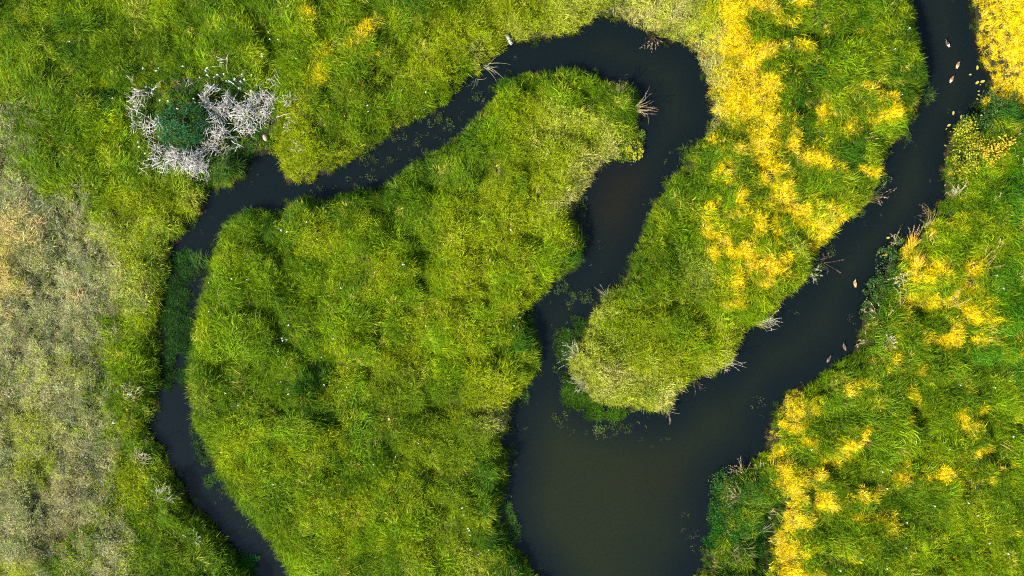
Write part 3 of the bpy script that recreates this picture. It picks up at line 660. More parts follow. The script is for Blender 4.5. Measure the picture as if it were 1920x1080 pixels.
reed_clump(1712,462,85,13,1.5,M_GOLDSTALK,M_PLUME,'golden reeds with drooping plumes leaning up over the right bank',foliage=F_GOLD,spread=.22,lean=(.7,1.7),nblade=90,bl=1.2)
reed_clump(1712,500,88,10,1.5,M_GOLDSTALK,None,'upright golden reed stems in the yellow strip below the drooping plumes',foliage=F_GOLD,spread=.14,lean=(.6,1.4),nblade=90,bl=1.2)
reed_clump(1690,455,120,7,1.2,M_STALK,M_PLUME,'small tan reeds left of the drooping golden plumes',foliage=F_DARK,spread=.35,lean=(.5,1.4))
reed_clump(1745,425,100,6,1.5,M_STALK,M_BROWNPLUME,'thin brown reeds above the golden reeds on the right bank',spread=.5,lean=(.5,1.3),foliage=F_GREEN,nblade=40)
reed_clump(1752,405,135,6,1.3,M_BROWNSTALK,M_BROWNPLUME,'sparse dark stalks over the water at the right bank bend',spread=.3,lean=(.6,1.4),foliage=F_GREEN,nblade=30)
reed_clump(1792,368,65,8,1.4,M_PALESTALK,M_PLUME,'cream coloured reed stems standing beside the yellow leafy shrub',spread=.42,lean=(.5,1.25),foliage=F_GREEN,thick=.024)
reed_clump(1790,372,120,6,1.1,M_STALK,M_PLUME,'pinkish tan reeds leaning over the water below the yellow leafy shrub',spread=.25,lean=(.6,1.4))
reed_clump(1640,596,115,4,1.5,M_STALK,M_PLUME,'two toned reed plumes bowing left over the dark bank shrub',spread=.25,lean=(.5,2.1),plume_size=.2,foliage=F_GREEN,nblade=30)
reed_clump(1678,575,92,3,1.7,M_STALK,M_PLUME,'tall curved reeds with hooked tan plumes on the right bank',spread=.2,lean=(.4,2.3),plume_size=.22)
reed_clump(1690,535,150,5,1.3,M_STALK,M_PLUME,'tan plumes reaching left from the golden strip',spread=.25,lean=(.6,1.7),plume_size=.2)
reed_clump(1655,640,60,16,.7,M_PALESTALK,M_PALEPLUME,'cream seed heads clustered in grass near the two dark ducks',spread=1.3,lean=(.3,1.3),plume_size=.13,foliage=F_GREEN,thick=.018)
reed_clump(1630,642,180,5,.9,M_STALK,M_PLUME,'pinkish reed heads lying on the water beside the dark ducks',spread=.15,lean=(1.2,1.55),plume_size=.14)
reed_clump(1815,510,38,7,1.8,M_GOLDSTALK,M_PLUME,'long fallen golden stalks across the right meadow',spread=.25,lean=(.9,1.5),thick=.02)
reed_clump(1770,575,35,7,1.7,M_STALK,M_PLUME,'bleached stalks lying over the yellow grass near the river',spread=.4,lean=(.9,1.5),thick=.02)
reed_clump(1395,890,125,9,1.4,M_STALK,M_PLUME,'tan plumed reeds leaning left over the lower right bank',spread=.35,lean=(.5,1.4),foliage=F_GREEN)
reed_clump(1425,880,110,6,1.0,M_STALK,M_PLUME,'pink tipped reeds just below the yellow grass corner',spread=.4,lean=(.4,1.3),foliage=F_GREEN)
reed_clump(1385,930,140,9,1.5,M_STALK,M_PLUME,'long thin reeds over dark weed at the lower right bank',spread=.45,lean=(.5,1.4),foliage=F_DARK)
reed_clump(1440,960,80,8,1.0,M_STALK,M_PLUME,'orange tan seed heads in the shaded ditch',spread=1.0,lean=(.3,1.3),foliage=F_DARK,plume_size=.17)
reed_clump(1430,1000,60,8,1.7,M_PALESTALK,None,'long pale stalks crossing the shaded ditch',spread=.6,lean=(.6,1.5),foliage=F_DARK)
reed_clump(1385,1035,120,14,1.2,M_STALK,M_BROWNPLUME,'brownish sedge mound at the bottom right shore',spread=1.6,lean=(.3,1.4),foliage=F_OLIVE,nblade=140,base_r=.6)
reed_clump(1350,1065,120,8,1.0,M_GREENSTALK,None,'green sedge at the bottom edge beside the river',spread=1.2,lean=(.3,1.3),foliage=F_OLIVE,nblade=100,base_r=.5)
reed_clump(250,740,70,14,1.2,M_PALESTALK,M_PALEPLUME,'large pale green grass tussock on the left channel bank',spread=1.0,lean=(.3,1.3),foliage=F_OLIVE,nblade=150,base_r=.6)
reed_clump(262,862,40,16,1.4,M_PALESTALK,M_PALEPLUME,'pale feathery tussock leaning over the left channel bend',spread=.5,lean=(.5,1.4),foliage=F_OLIVE,nblade=120,base_r=.4)
reed_clump(305,925,35,14,1.5,M_PALESTALK,M_PALEPLUME,'straggling pale grass stalks pointing up right at the left channel',spread=.35,lean=(.6,1.4),foliage=F_GREEN,nblade=90,base_r=.5)
reed_clump(365,1010,45,9,1.3,M_GREENSTALK,M_PALEPLUME,'thin grass stalks on the green bank near the bottom left',spread=.7,lean=(.4,1.3),foliage=F_GREEN,nblade=60)
reed_clump(420,318,-35,8,1.2,M_GREENSTALK,None,'dark green sedge tussock hanging over water below the branch heaps',spread=.9,lean=(.4,1.5),foliage=F_DARK,nblade=260,base_r=.55,bl=1.4,name='sedge_tussock',cat='sedge')
reed_clump(440,312,-30,5,1.2,M_GREENSTALK,None,'smaller green sedge beside the brown mud bank',spread=.8,lean=(.4,1.5),foliage=F_DARK,nblade=160,base_r=.4,bl=1.2,name='sedge_tussock',cat='sedge')
reed_clump(375,495,100,5,1.0,M_GREENSTALK,None,'pale bluish green sedge at the head of the weedy channel',spread=.5,lean=(.4,1.4),foliage=F_DARK,nblade=110,base_r=.4,bl=1.2,name='sedge_tussock',cat='sedge')
reed_clump(1225,62,-78,9,1.3,M_BROWNSTALK,M_PLUME,'dry stalks hanging off the top bank of the loop',spread=.45,lean=(.9,1.5),thick=.012)
reed_clump(905,118,-28,5,1.8,M_PALESTALK,None,'long white stalks stretched over the channel near the log',spread=.22,lean=(1.0,1.5),thick=.02)
reed_clump(890,145,-60,4,1.0,M_PALESTALK,None,'short pale stalks dipping into the channel left of the log',spread=.4,lean=(1.0,1.5),thick=.014)
reed_clump(1640,372,15,8,1.5,M_BROWNSTALK,M_PLUME,'brown twiggy debris trailing in the wide river',spread=.45,lean=(1.2,1.55),thick=.016)
reed_clump(1545,490,10,6,1.2,M_BROWNSTALK,M_BROWNPLUME,'dim brown twigs trailing from the tongue shore above the lone duck',spread=.5,lean=(1.2,1.56),thick=.014)
reed_clump(1525,505,-60,10,.7,M_PALESTALK,M_PALEPLUME,'row of short cream seed heads on the tongue shore above the lone duck',spread=.9,lean=(.5,1.4),foliage=F_GREEN,base_r=.5)
for q, (x, y, d, n, lb) in enumerate([(8,425,20,9,'orange tan grass clump at the left edge above its neighbours'),(70,455,80,9,'orange tan grass clump standing apart to the right of the edge clumps'),
      (8,520,10,12,'brightest orange grass clump touching the left edge'),(45,545,20,10,'long tan grass clump spreading right below the brightest orange clump'),
      (20,580,15,6,'lowest orange grass wisps near the left edge'),(40,390,15,6,'upper tan grass wisps in the grey marsh'),(75,415,10,6,'small peach grass wisps amid the grey marsh'),(150,560,60,6,'lone straw wisps near the greyest patch')]):
    reed_clump(x, y, d, n, 1.3, M_GOLDSTALK if q in (2,) else M_STALK, M_PLUME, lb, name='dry_grass_clump', cat='dry grass', group='orange grass clumps in the dry marsh', spread=.5, lean=(.5,1.5), foliage=F_TAN, nblade=48, base_r=.45)
for q, (x, y, d, lb) in enumerate([(1903,262,100,'single cream reed plume beside the right edge above the meadow'),(1890,300,50,'single leaning straw plume right of the yellow shrub'),
      (1912,320,75,'thin straw stalk near the right edge'),(1845,385,40,'fallen cream stalk in green grass on the right bank'),(1850,470,70,'short curved cream plume in the green right meadow')]):
    reed_clump(x, y, d, 2, 1.0, M_STALK, M_PLUME, lb, name='lone_reed', cat='reed', spread=.1, lean=(.6,1.3), plume_size=.16)

# ------------------------------------------------------------------ shrubs
def shrub(px, py, rx, ry, h, nl, leaf, mat, label, name='leafy_shrub', cat='shrub', nst=6, spill=0.25, zbase=None):
    _seed[0] += 1; r = random.Random(_seed[0])
    X, Y, Z = gz(px, py, h * 0.6)
    if zbase is not None: Z = zbase
    root = empty(name, (X, Y, Z)); tag(root, label, cat)
    rx, ry = rx / 24.0, ry / 24.0
    cl = []
    for i in range(nst):
        a = 6.28 * i / nst + r.gauss(0, .3); q = r.uniform(.25, .8)
        e = Vector((rx * q * math.cos(a), ry * q * math.sin(a), h * (1 - 0.5 * q * q) * r.uniform(.75, 1.0)))
        V, F = [], []; m = e * 0.5 + Vector((r.gauss(0, .06), r.gauss(0, .06), .1))
        tube(V, F, [(0.05 * math.cos(a), 0.05 * math.sin(a), -0.1), m, e], [.035, .025, .008], 5)
        mesh_obj('stem', V, F, M_STEM, root)
    for i in range(26):
        a = r.uniform(0, 6.28); q = math.sqrt(r.random()) * 1.0
        cl.append((rx * q * math.cos(a), ry * q * math.sin(a), h * math.sqrt(max(0.05, 1 - q * q * .9)) * r.uniform(.6, 1.05), r.uniform(.14, .3), r.random()))
    V, F, vv, tt = [], [], [], []
    for i in range(nl):
        if r.random() < spill:
            a = r.uniform(0, 6.28); q = math.sqrt(r.random()) * 1.15
            c = (rx * q * math.cos(a), ry * q * math.sin(a), h * r.uniform(.05, .5)); v = r.random()
        else:
            k = r.choice(cl); s = k[3] * max(rx, ry) * .8
            c = (k[0] + r.gauss(0, s * .6), k[1] + r.gauss(0, s * .6), max(0.02, k[2] + r.gauss(0, s * .4))); v = 0.6 * k[4] + 0.4 * r.random()
        leaf_quad(V, F, vv, tt, c, (r.gauss(0, .55), r.gauss(0, .55), 1), r.uniform(0, 6.28), leaf * r.uniform(.6, 1.3), leaf * r.uniform(.4, .65), v)
    fo = mesh_obj('foliage', V, F, mat, root, attrs={'v': vv, 't': tt}); fo['kind'] = 'stuff'
    return root
shrub(350,240,40,46,1.6,2700,.14,F_BLUE,'bluish green willow bush amid the bleached dead branches',name='willow_bush',cat='bush',nst=9,spill=.15)
shrub(1804,285,22,54,.9,1900,.15,F_YG,'yellow green leafy shrub along the right bank water edge')
shrub(1836,288,28,26,.9,620,.16,F_OR,'orange yellow leaved shrub just inland of the yellow green one')
shrub(1868,196,36,30,.8,1300,.15,F_DG,'dark green leafy shrub below the golden corner at top right')
shrub(1840,235,45,22,.6,1100,.16,F_DG,'deep green leafy shrub in the notch of the right bank')
shrub(1668,503,22,40,.9,1300,.14,F_DG,'dark leaved shrub left of the tall golden reeds')
shrub(1650,545,26,26,.9,1100,.14,F_DG,'dark leaved shrub right of the lone swimming duck')
shrub(1634,584,20,20,.7,700,.13,F_DG,'small dark bluish shrub on the bank above the cream seed heads')
shrub(1362,930,28,46,1.0,1500,.13,F_DG,'dark leafy bush at the lower right bank over the water')
shrub(1190,280,16,20,.6,330,.15,F_YG,'small yellow leaved bush at the water under the peninsula reeds')
shrub(1875,270,20,14,.9,90,.2,F_OR,'slim orange leaved plant in the right meadow',nst=3)

# ------------------------------------------------------------------ heaps of bleached dead branches: every branch its own part
branch_meshes = []
for q in range(18):
    r = random.Random(700 + q); V, F = [], []
    L = r.uniform(.75, 1.55); a = 0.0; p = Vector((-L / 2, 0, 0)); pts = [p.copy()]
    for k in range(4):
        a += r.gauss(0, .24) + (r.choice((-1, 1)) * 1.0 if r.random() < .14 else 0); p = p + Vector((math.cos(a), math.sin(a), r.gauss(0, .18))) * L / 4; pts.append(p.copy())
    t0 = r.uniform(.015, .026)
    tube(V, F, pts, [t0, t0 * .95, t0 * .8, t0 * .65, t0 * .35], 5)
    for f in range(r.randint(0, 1)):
        k = r.randint(1, 3); b = r.uniform(-1.2, 1.2); e = pts[k] + Vector((math.cos(b), math.sin(b), r.gauss(.1, .2))) * L * r.uniform(.18, .38)
        tube(V, F, [pts[k], (pts[k] + e) / 2 + Vector((0, 0, .02)), e], [t0 * .6, t0 * .5, t0 * .25], 4)
    for mm in (M_BRANCH, M_BRANCH2):
        me = bpy.data.meshes.new('branch'); me.from_pydata(V, [], F); me.materials.append(mm)
        me.polygons.foreach_set('use_smooth', [True] * len(me.polygons)); branch_meshes.append(me)
def heap(px, py, rx, ry, n, label, tan=0.25, h=0.5, sc=1.0, ring=False, group='heaps of bleached dead branches', lift=0.46):
    _seed[0] += 1; r = random.Random(_seed[0])
    X, Y, Z = gz(px, py, 0.7)
    root = empty('dead_branch_heap', (X, Y, Z)); tag(root, label, 'dead branches', group)
    rx, ry = rx / 24.0, ry / 24.0
    for i in range(int(n * 2.4) if n > 9 else n):
        a = r.uniform(0, 6.28); q = math.sqrt(r.random()); 
        if ring: q = .35 + .65 * q
        x, y = rx * q * math.cos(a), ry * q * math.sin(a)
        if n > 12 and float(fbm(np.array([X + x]), np.array([Y + y]), .55, 95, 2)[0]) < .37: continue
        zz = max(float(samp(Hf, np.array([X + x]), np.array([Y + y]))[0]), 0.05) - Z
        o = bpy.data.objects.new('branch', branch_meshes[2 * r.randrange(18) + (1 if r.random() < tan else 0)]); COL.objects.link(o); o.parent = root
        o.location = (x, y, zz + lift + h * (1 - q * q) * r.uniform(.1, 1) + r.uniform(0, .15))
        rz = (a + 1.57 + r.gauss(0, .5)) if ring else r.uniform(0, 6.28)
        o.rotation_euler = (r.gauss(0, .5), r.gauss(0, .3), rz); s = sc * r.uniform(.55, 1.05); o.scale = (s, s, s)
heap(414,190,27,22,58,'rounded nest of bleached branches right of the willow bush top',ring=True,h=.6)
heap(468,224,34,30,78,'largest tangled heap of bleached branches right of the willow bush',h=.6,tan=.2)
heap(432,212,22,12,24,'short heap of white branches joining the nest and the largest heap')
heap(408,238,15,20,30,'narrow heap of branches against the right side of the willow bush',tan=.1)
heap(428,252,15,13,24,'small heap of branches under the largest tangled heap')
heap(407,280,24,17,42,'fine tan twig heap between willow bush and sedge tussock',tan=.55,sc=.75)
heap(372,306,34,24,86,'dense pale branch heap below the willow bush',tan=.2,sc=.9)
heap(382,322,20,18,34,'lowest branch heap reaching the channel bank',tan=.3,sc=.8)
heap(336,298,22,16,28,'loose branches between the dense pale heap and its left neighbour')
heap(303,288,22,22,30,'open heap of white branches lower left of the willow bush')
heap(499,186,24,13,38,'heap of white branches at the far right end of the tangle')
heap(502,210,14,14,13,'few forked branches below the far right heap')
heap(264,186,18,16,15,'loose tan branches at the upper left of the clearing',tan=.5)
heap(262,212,20,13,15,'loose white branches at the left of the clearing')
heap(266,240,13,15,13,'tan and white branches at the lower left of the clearing',tan=.5)
heap(292,238,20,10,12,'flat row of branches left of the willow bush')
heap(316,238,13,8,8,'short branches touching the willow bush on its left')
heap(283,262,10,12,8,'few crooked branches below the flat row')
heap(282,310,14,12,9,'tan broken branches at the lower left end',tan=.7)
heap(320,318,18,11,12,'thin branches in front of the dense pale heap',tan=.5,sc=.8)
heap(430,125,13,9,7,'lone tuft of dead branches at the top of the clearing',tan=.4)
heap(551,188,9,10,7,'branch tuft out in the grass right of the heaps',tan=.4)
heap(546,234,9,18,8,'upright pale branches above the end of the mud bank',tan=.4)
heap(521,152,12,7,6,'small bleached branches above the far right heap')
heap(498,158,8,10,4,'two or three thin branches between white flowers and the far right heap')
heap(452,276,6,6,5,'tiny grey branch knot above the mud bank')
heap(362,162,8,5,4,'short dead sticks above the willow bush',tan=.5)
heap(308,168,11,5,4,'thin pale sticks in the top left of the clearing')
heap(255,150,5,16,3,'thin reddish sticks standing at the clearing top left corner',tan=1.0)
heap(560,283,14,12,5,'few pale sticks in the grass right of the mud bank',sc=.7)
heap(526,232,9,14,2,'long straight stick pointing down toward the mud bank',sc=1.3)
heap(534,197,10,8,2,'straight pale stick leaning up right beside the far right heap',sc=1.3)
heap(386,77,5,5,1,'single pale stick alone in the upper meadow')

# ------------------------------------------------------------------ weathered log, clay lump
def add_log():
    X, Y, Z = gz(955, 76, 0.45)
    root = empty('weathered_log', (X, Y, 0.5), R(-58)); tag(root, 'short grey white weathered log jutting over the water at the loop bank', 'log')
    V, F = [], []
    pts = [(-.52, .03, .10), (-.3, .05, .09), (-.05, .04, .06), (.2, -.01, .0), (.42, -.05, -.10)]; root.scale = (.82, .82, .82)
    tube(V, F, pts, [.17, .185, .17, .15, .10], 10)
    r = random.Random(5)
    V = [tuple(c + r.gauss(0, .012) for c in v) for v in V]
    mesh_obj('trunk', V, F, M_LOG, root, True)
    V, F = [], []; tube(V, F, [(.15, .02, .03), (.32, .10, .04), (.43, .09, .0)], [.07, .06, .03], 7); mesh_obj('branch_stub', V, F, M_LOG, root, True)
add_log()
def lump(name, px, py, size, mat, label, cat, sc=(1, .7, .5), rz=.6, lift=.1):
    X, Y, Z = gz(px, py, .5)
    bm = bmesh.new(); bmesh.ops.create_icosphere(bm, subdivisions=3, radius=size)
    r = random.Random(int(px))
    for v in bm.verts:
        k = 1 + .22 * (float(fbm(np.array([v.co.x * 9]), np.array([v.co.y * 9 + v.co.z * 7]), 1.5, 70)[0]) - .5) * 2
        v.co = Vector((v.co.x * sc[0], v.co.y * sc[1], v.co.z * sc[2])) * k
    me = bpy.data.meshes.new(name); bm.to_mesh(me); bm.free(); me.materials.append(mat)
    me.polygons.foreach_set('use_smooth', [True] * len(me.polygons))
    o = bpy.data.objects.new(name, me); COL.objects.link(o); o.location = (X, Y, Z + lift); o.rotation_euler = (0, 0, rz)
    tag(o, label, cat); return o
lump('clay_lump', 503, 262, .27, M_CLOD, 'smooth tan clay lump on the turf above the mud bank', 'clay lump', (1, .62, .55), R(-70), .45)
lump('pale_stone', 222, 789, .13, M_LOG, 'small pale bluish white stone in grass by the left channel', 'stone', (1, .8, .6), .3, .55)

# ------------------------------------------------------------------ ducks
def plumage(name, body, back, head, tail):
    m, n, l, p = mat_new(name)
    tc = n.new('ShaderNodeTexCoord'); sx = n.new('ShaderNodeSeparateXYZ'); l.new(tc.outputs['Object'], sx.inputs[0])
    cr = n.new('ShaderNodeValToRGB'); e = cr.color_ramp.elements
    mr = n.new('ShaderNodeMapRange'); mr.inputs[1].default_value = -.32; mr.inputs[2].default_value = .36; l.new(sx.outputs[0], mr.inputs[0])
    e[0].position = 0.0; e[0].color = (*tail, 1); e[1].position = 1.0; e[1].color = (*head, 1)
    for pos, c in ((.2, tail), (.34, body), (.62, back), (.74, body), (.80, head)):
        x = e.new(pos); x.color = (*c, 1)
    l.new(mr.outputs[0], cr.inputs[0])
    nz = n.new('ShaderNodeTexNoise'); nz.inputs['Scale'].default_value = 45; l.new(tc.outputs['Object'], nz.inputs[0])
    mm = n.new('ShaderNodeMapRange'); mm.inputs[3].default_value = .55; mm.inputs[4].default_value = 1.45; l.new(nz.outputs[0], mm.inputs[0])
    sc = n.new('ShaderNodeVectorMath'); sc.operation = 'SCALE'; l.new(cr.outputs[0], sc.inputs[0]); l.new(mm.outputs[0], sc.inputs['Scale'])
    l.new(sc.outputs[0], p.inputs['Base Color']); p.inputs['Roughness'].default_value = .6
    return m
M_BILL = noise_mat('duck_bill', (0.20, 0.14, 0.04), (0.36, 0.24, 0.06), 20, .4)
PL = {'dark': plumage('dark_plumage', (.08, .05, .03), (.05, .03, .02), (.07, .05, .04), (.60, .52, .44)),
      'ruddy': plumage('ruddy_plumage', (.42, .22, .08), (.26, .11, .04), (.035, .02, .015), (.85, .60, .34)),
      'tan': plumage('tan_plumage', (.46, .26, .10), (.32, .17, .06), (.40, .26, .16), (.80, .50, .18)),
      'dim': plumage('dim_plumage', (.13, .07, .045), (.09, .05, .035), (.13, .08, .06), (.20, .13, .09)),
      'greybrown': plumage('grey_brown_plumage', (.09, .065, .05), (.05, .04, .035), (.10, .07, .05), (.16, .13, .11))}
def loft(name, rings, mat, parent, nseg=14):
    """closed surface through rings (x, y, z, half width, half height, slope)"""
    V, F = [], []
    for (x, y, z, a, b, sl) in rings:
        for j in range(nseg):
            t = 2 * math.pi * j / nseg; u = math.cos(t) * a; w = math.sin(t) * b
            V.append((x - w * math.sin(sl), y + u, z + w * math.cos(sl)))
    for k in range(len(rings) - 1):
        for j in range(nseg):
            a = k * nseg + j; b = k * nseg + (j + 1) % nseg; F.append((a, b, b + nseg, a + nseg))
    F.append(tuple(reversed(range(nseg)))); F.append(tuple((len(rings) - 1) * nseg + j for j in range(nseg)))
    return mesh_obj(name, V, F, mat, parent, True)
def duck(px, py, head_deg, pl, label, turn=0.0, scale=0.88):
    root = empty('duck', (float(wx(px)), float(wy(py)), 0.0), R(head_deg)); root.scale = (scale,) * 3
    tag(root, label, 'duck', 'ducks swimming on the wide river')
    m = PL[pl]
    loft('body', [(-.31, 0, .105, .012, .008, .0), (-.27, 0, .095, .045, .03, 0), (-.20, 0, .075, .085, .065, 0), (-.10, 0, .06, .118, .09, 0), (.02, 0, .055, .128, .10, 0), (.12, 0, .06, .115, .10, .15),
        (.18, 0, .085, .085, .085, .5), (.215, turn * .01, .13, .055, .06, .9), (.235, turn * .02, .175, .043, .05, 1.1), (.255, turn * .035, .205, .046, .05, .9), (.285, turn * .05, .225, .05, .048, .35),
        (.32, turn * .065, .222, .040, .038, .1), (.345, turn * .08, .215, .018, .016, 0)], m, root)
    loft('bill', [(.335, turn * .078, .212, .018, .014, 0), (.37, turn * .10, .205, .021, .008, 0), (.395, turn * .115, .2, .018, .004, 0)], M_BILL, root, 8)
    for s in (-1, 1):
        loft('wing', [(-.26, s * .03, .128, .012, .008, 0), (-.16, s * .075, .128, .035, .03, 0), (-.02, s * .10, .115, .04, .05, 0), (.09, s * .095, .10, .03, .045, 0), (.13, s * .085, .10, .008, .02, 0)], m, root, 8)
        V, F = [], []; tube(V, F, [(.30, s * .036 + turn * .055, .24), (.301, s * .046 + turn * .055, .241)], [.007, .004], 6); mesh_obj('eye', V, F, M_EYE, root)
    V, F = [], []
    for k in range(5):
        a = (k - 2) * .22; i = len(V)
        for q in ((-.25, -.012 + .018 * (k - 2)), (-.25, .012 + .018 * (k - 2)), (-.25 - .12 * math.cos(a), .12 * math.sin(a) + .018 * (k - 2) + .008), (-.25 - .12 * math.cos(a), .12 * math.sin(a) + .018 * (k - 2) - .008)):
            V.append((q[0], q[1], .112 + .003 * (k % 2))); 
        for q in range(4): V.append((V[i + q][0], V[i + q][1], V[i + q][2] - .006))
        F += [(i, i + 1, i + 2, i + 3), (i + 7, i + 6, i + 5, i + 4), (i, i + 4, i + 5, i + 1), (i + 1, i + 5, i + 6, i + 2), (i + 2, i + 6, i + 7, i + 3), (i + 3, i + 7, i + 4, i)]
    mesh_obj('tail', V, F, m, root)
M_EYE = noise_mat('duck_eye', (.005, .005, .005), (.02, .015, .01), 30, .1)
duck(1775.5, 82, 118, 'dark', 'dark brown duck with a whitish tail, uppermost on the river', .6)
duck(1795, 122, 70, 'ruddy', 'ruddy brown duck with dark head, middle of the upper three', -.2)
duck(1783.5, 149, 62, 'ruddy', 'ruddy duck with dark head and pale rump, lowest of the upper three', .3)
duck(1602.5, 531, 95, 'tan', 'tan duck swimming alone in mid river', -.3)
duck(1582.5, 650, 108, 'dim', 'dim reddish brown duck close to the pinkish reed heads', .2)
duck(1553.5, 673, 58, 'greybrown', 'blackish brown duck in the shade below its reddish neighbour', .8)

# ------------------------------------------------------------------ floating leaves, white flowers
LEAFM = foliage_mat('floating_leaf', (0.40, 0.35, 0.06), transl=.1)
LV, LF = [], []
for k in range(9): LV.append((0.16 * math.cos(k * .6981), 0.085 * math.sin(k * .6981), 0.012 + 0.018 * abs(math.sin(k * .6981))))
LV.append((0, 0, 0.006)); LF = [(k, (k + 1) % 9, 9) for k in range(9)]
leaf_me = bpy.data.meshes.new('floating_leaf'); leaf_me.from_pydata(LV, [], LF); leaf_me.materials.append(LEAFM)
for k, val in (('v', .6), ('t', .5)):
    a = leaf_me.attributes.new(k, 'FLOAT', 'POINT'); a.data.foreach_set('value', np.full(len(LV), val, np.float32))
def fleaf(px, py, s, rz, label, group):
    o = bpy.data.objects.new('floating_leaf', leaf_me); COL.objects.link(o); o.location = (float(wx(px)), float(wy(py)), 0.004); o.rotation_euler = (0, 0, R(rz)); o.scale = (s, s, s)
    tag(o, label, 'leaf', group)
for x, y, s, a, lb in [(1832,127,1.1,85,'long yellow leaf floating right of the ruddy ducks'),(1819,140,.7,10,'tiny round yellow leaf nearest the ruddy ducks'),(1832,155,1.1,40,'yellow leaf at the tip of the dark shrub, left of a pair'),
      (1842,153,1.2,20,'yellow leaf at the tip of the dark shrub, right of a pair'),(1857,139,.7,60,'small leaf close to the golden corner bank'),(1787,212,1.0,80,'single orange yellow leaf in mid river below the ducks'),
      (1779,235,1.0,30,'leaf off the top of the yellow green shrub'),(1802,219,1.0,70,'greenish leaf above the yellow green shrub'),(1665,446,.9,10,'yellow leaf off the golden reeds, upper of two'),
      (1666,464,.8,0,'yellow leaf off the golden reeds, lower of two'),(1661,478,.9,30,'yellow leaf beside the dark shrub under the golden reeds')]:
    fleaf(x, y, s, a, lb, None)
for i in range(36):
    j = rng.integers(0, 5); b = [(1776, 310, 6, 40), (1650, 500, 14, 22), (1632, 545, 12, 14), (1840, 180, 10, 20), (1812, 240, 12, 8)][j]
    fleaf(b[0] + rng.normal(0, b[2] * .7), b[1] + rng.normal(0, b[3] * .7), rng.uniform(.35, .65), rng.uniform(0, 360), 'small loose yellowish leaf floating ' + ('beside the yellow green shrub', 'beside the dark shrub left of the golden reeds', 'beside the dark shrub next to the lone duck', 'at the tip of the dark shrub below the golden corner', 'in the notch between the two upper right shrubs')[j], 'leaves floating by the right bank')
M_PETAL, _n, _l, _p = mat_new('white_petals'); _p.inputs['Base Color'].default_value = (.82, .84, .82, 1); _p.inputs['Roughness'].default_value = .7
flower_mes = []
for q in range(4):
    r = random.Random(900 + q); V, F = [], []
    tube(V, F, [(0, 0, -.55), (.02, .01, -.25), (0, 0, 0)], [.008, .008, .006], 4)
    for k in range(9):
        a = r.uniform(0, 6.28); d = .055 * math.sqrt(r.random()); i = len(V); rr = r.uniform(.016, .026)
        for m in range(5): V.append((d * math.cos(a) + rr * math.cos(m * 1.2566), d * math.sin(a) + rr * math.sin(m * 1.2566), .01 + r.uniform(0, .02)))
        V.append((d * math.cos(a), d * math.sin(a), .0)); F += [(i + m, i + (m + 1) % 5, i + 5) for m in range(5)]
    me = bpy.data.meshes.new('white_flower'); me.from_pydata(V, [], F); me.materials.append(M_PETAL); flower_mes.append(me)
def flower(px, py, s, label, group):
    X, Y, Z = gz(px, py, 1.0)
    o = bpy.data.objects.new('white_flower', random.choice(flower_mes)); COL.objects.link(o); o.location = (X, Y, Z + random.uniform(.55, .72)); o.scale = (s, s, 1); o.rotation_euler = (0, 0, random.uniform(0, 6))
    tag(o, label, 'flower', group)
CLEAR = [(398,136),(400,135),(396,140),(418,148),(399,149),(462,147),(478,146),(433,158),(438,158),(441,160),(447,156),(449,154),(444,162),(452,169),(454,168),(409,165),(472,172),(303,132),(295,135),(272,131),
 (371,190),(373,197),(349,198),(342,209),(358,211),(286,176),(304,191),(325,195),(278,165),(280,220),(295,224),(350,130),(384,152),(457,158),(465,155),(430,147),(412,152),(260,268),(264,277),(276,290)]
def part_of(x, y, xs, ys): return ('upper', 'middle', 'lower')[(y > ys[0]) + (y > ys[1])] + ' ' + ('left', 'centre', 'right')[(x > xs[0]) + (x > xs[1])]
for x, y in CLEAR: flower(x, y, rng.uniform(.8, 1.35), 'tiny white flower at the ' + part_of(x, y, (310, 400), (150, 180)) + ' of the deep green clearing', 'white flowers in the clearing')
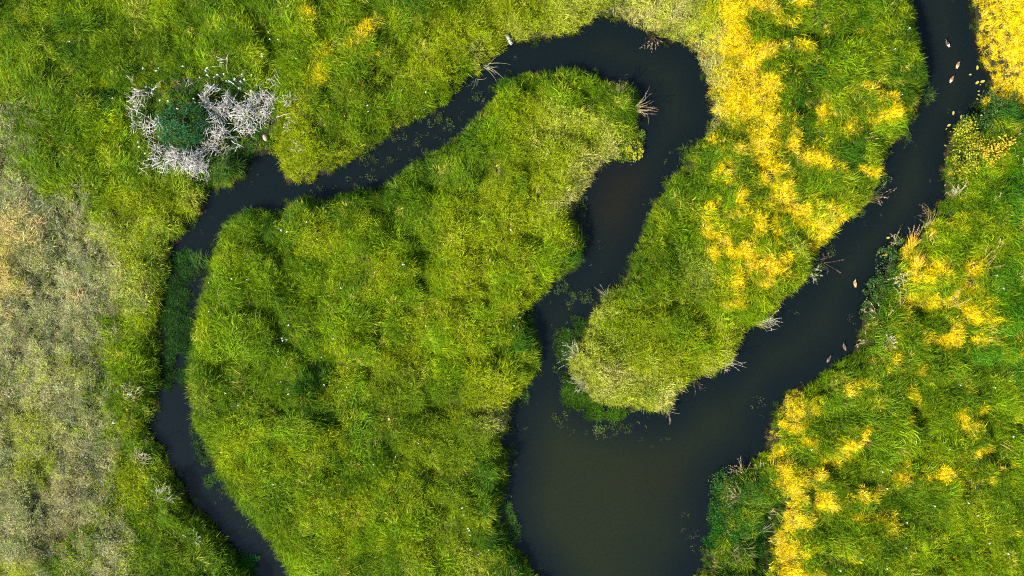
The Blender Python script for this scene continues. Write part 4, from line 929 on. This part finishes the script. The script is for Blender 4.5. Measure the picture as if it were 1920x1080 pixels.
PEN = [(439,585),(391,530),(443,523),(397,584),(546,609),(541,636),(531,634),(534,638),(526,658),(608,668),(630,634),(652,689),(611,720),(541,686),(534,713),(653,725),(431,734),(545,437),(535,434),(602,489),(642,540),
 (470,525),(582,419),(452,758),(443,759),(544,737),(732,782),(420,845),(462,958),(458,955),(520,903),(733,783),(744,853),(735,724),(869,945),(871,959),(880,991),(878,987),(882,1000),(897,1037),(916,1028),(868,945),
 (705,865),(788,826),(760,497),(707,511),(758,497),(690,410),(833,458),(957,432),(975,595),(964,610),(800,610),(640,1040)]
for x, y in PEN: flower(x, y, rng.uniform(.7, 1.2), 'tiny white flower in the ' + part_of(x, y, (540, 760), (600, 800)) + ' of the broad peninsula', 'white flowers on the peninsula')
RB = [(1646,881),(1666,881),(1705,823),(1766,837),(1660,915),(1689,973),(1809,940),(1827,964),(1742,944),(1565,1061),(1654,1060),(1516,841),(1790,720),(1895,818),(1845,1014),(1874,1030),(1856,517),(1901,519),(1868,541),(1857,725),(1602,1037),(1685,1018)]
for x, y in RB: flower(x, y, rng.uniform(.8, 1.2), 'tiny white flower in the ' + part_of(x, y, (1680, 1800), (760, 930)) + ' of the right bank meadow', 'white flowers on the right bank')
for x, y in [(1521,70),(1668,98),(1678,184),(1655,303),(1470,95),(1692,62)]: flower(x, y, rng.uniform(.7, 1.0), 'tiny white flower in the ' + part_of(x, y, (1500, 1660), (80, 150)) + ' of the tongue', 'white flowers on the tongue')
for x, y in [(505,62),(510,78),(498,112),(497,108),(526,80),(216,187),(133,80),(216,137),(153,312),(794,205),(778,216),(755,175),(693,203),(800,177),(695,215),(420,60),(560,115)]:
    flower(x, y, rng.uniform(.7, 1.1), 'tiny white flower in the ' + part_of(x, y, (300, 640), (100, 170)) + ' of the upper meadow', 'white flowers in the upper meadow')
for x, y in [(108,866),(384,1070),(160,852)]: flower(x, y, rng.uniform(.7, 1.1), 'tiny white flower ' + ('in the dry marsh', 'low on the green bank')[x > 300] + ' near the left channel', 'white flowers by the left channel')
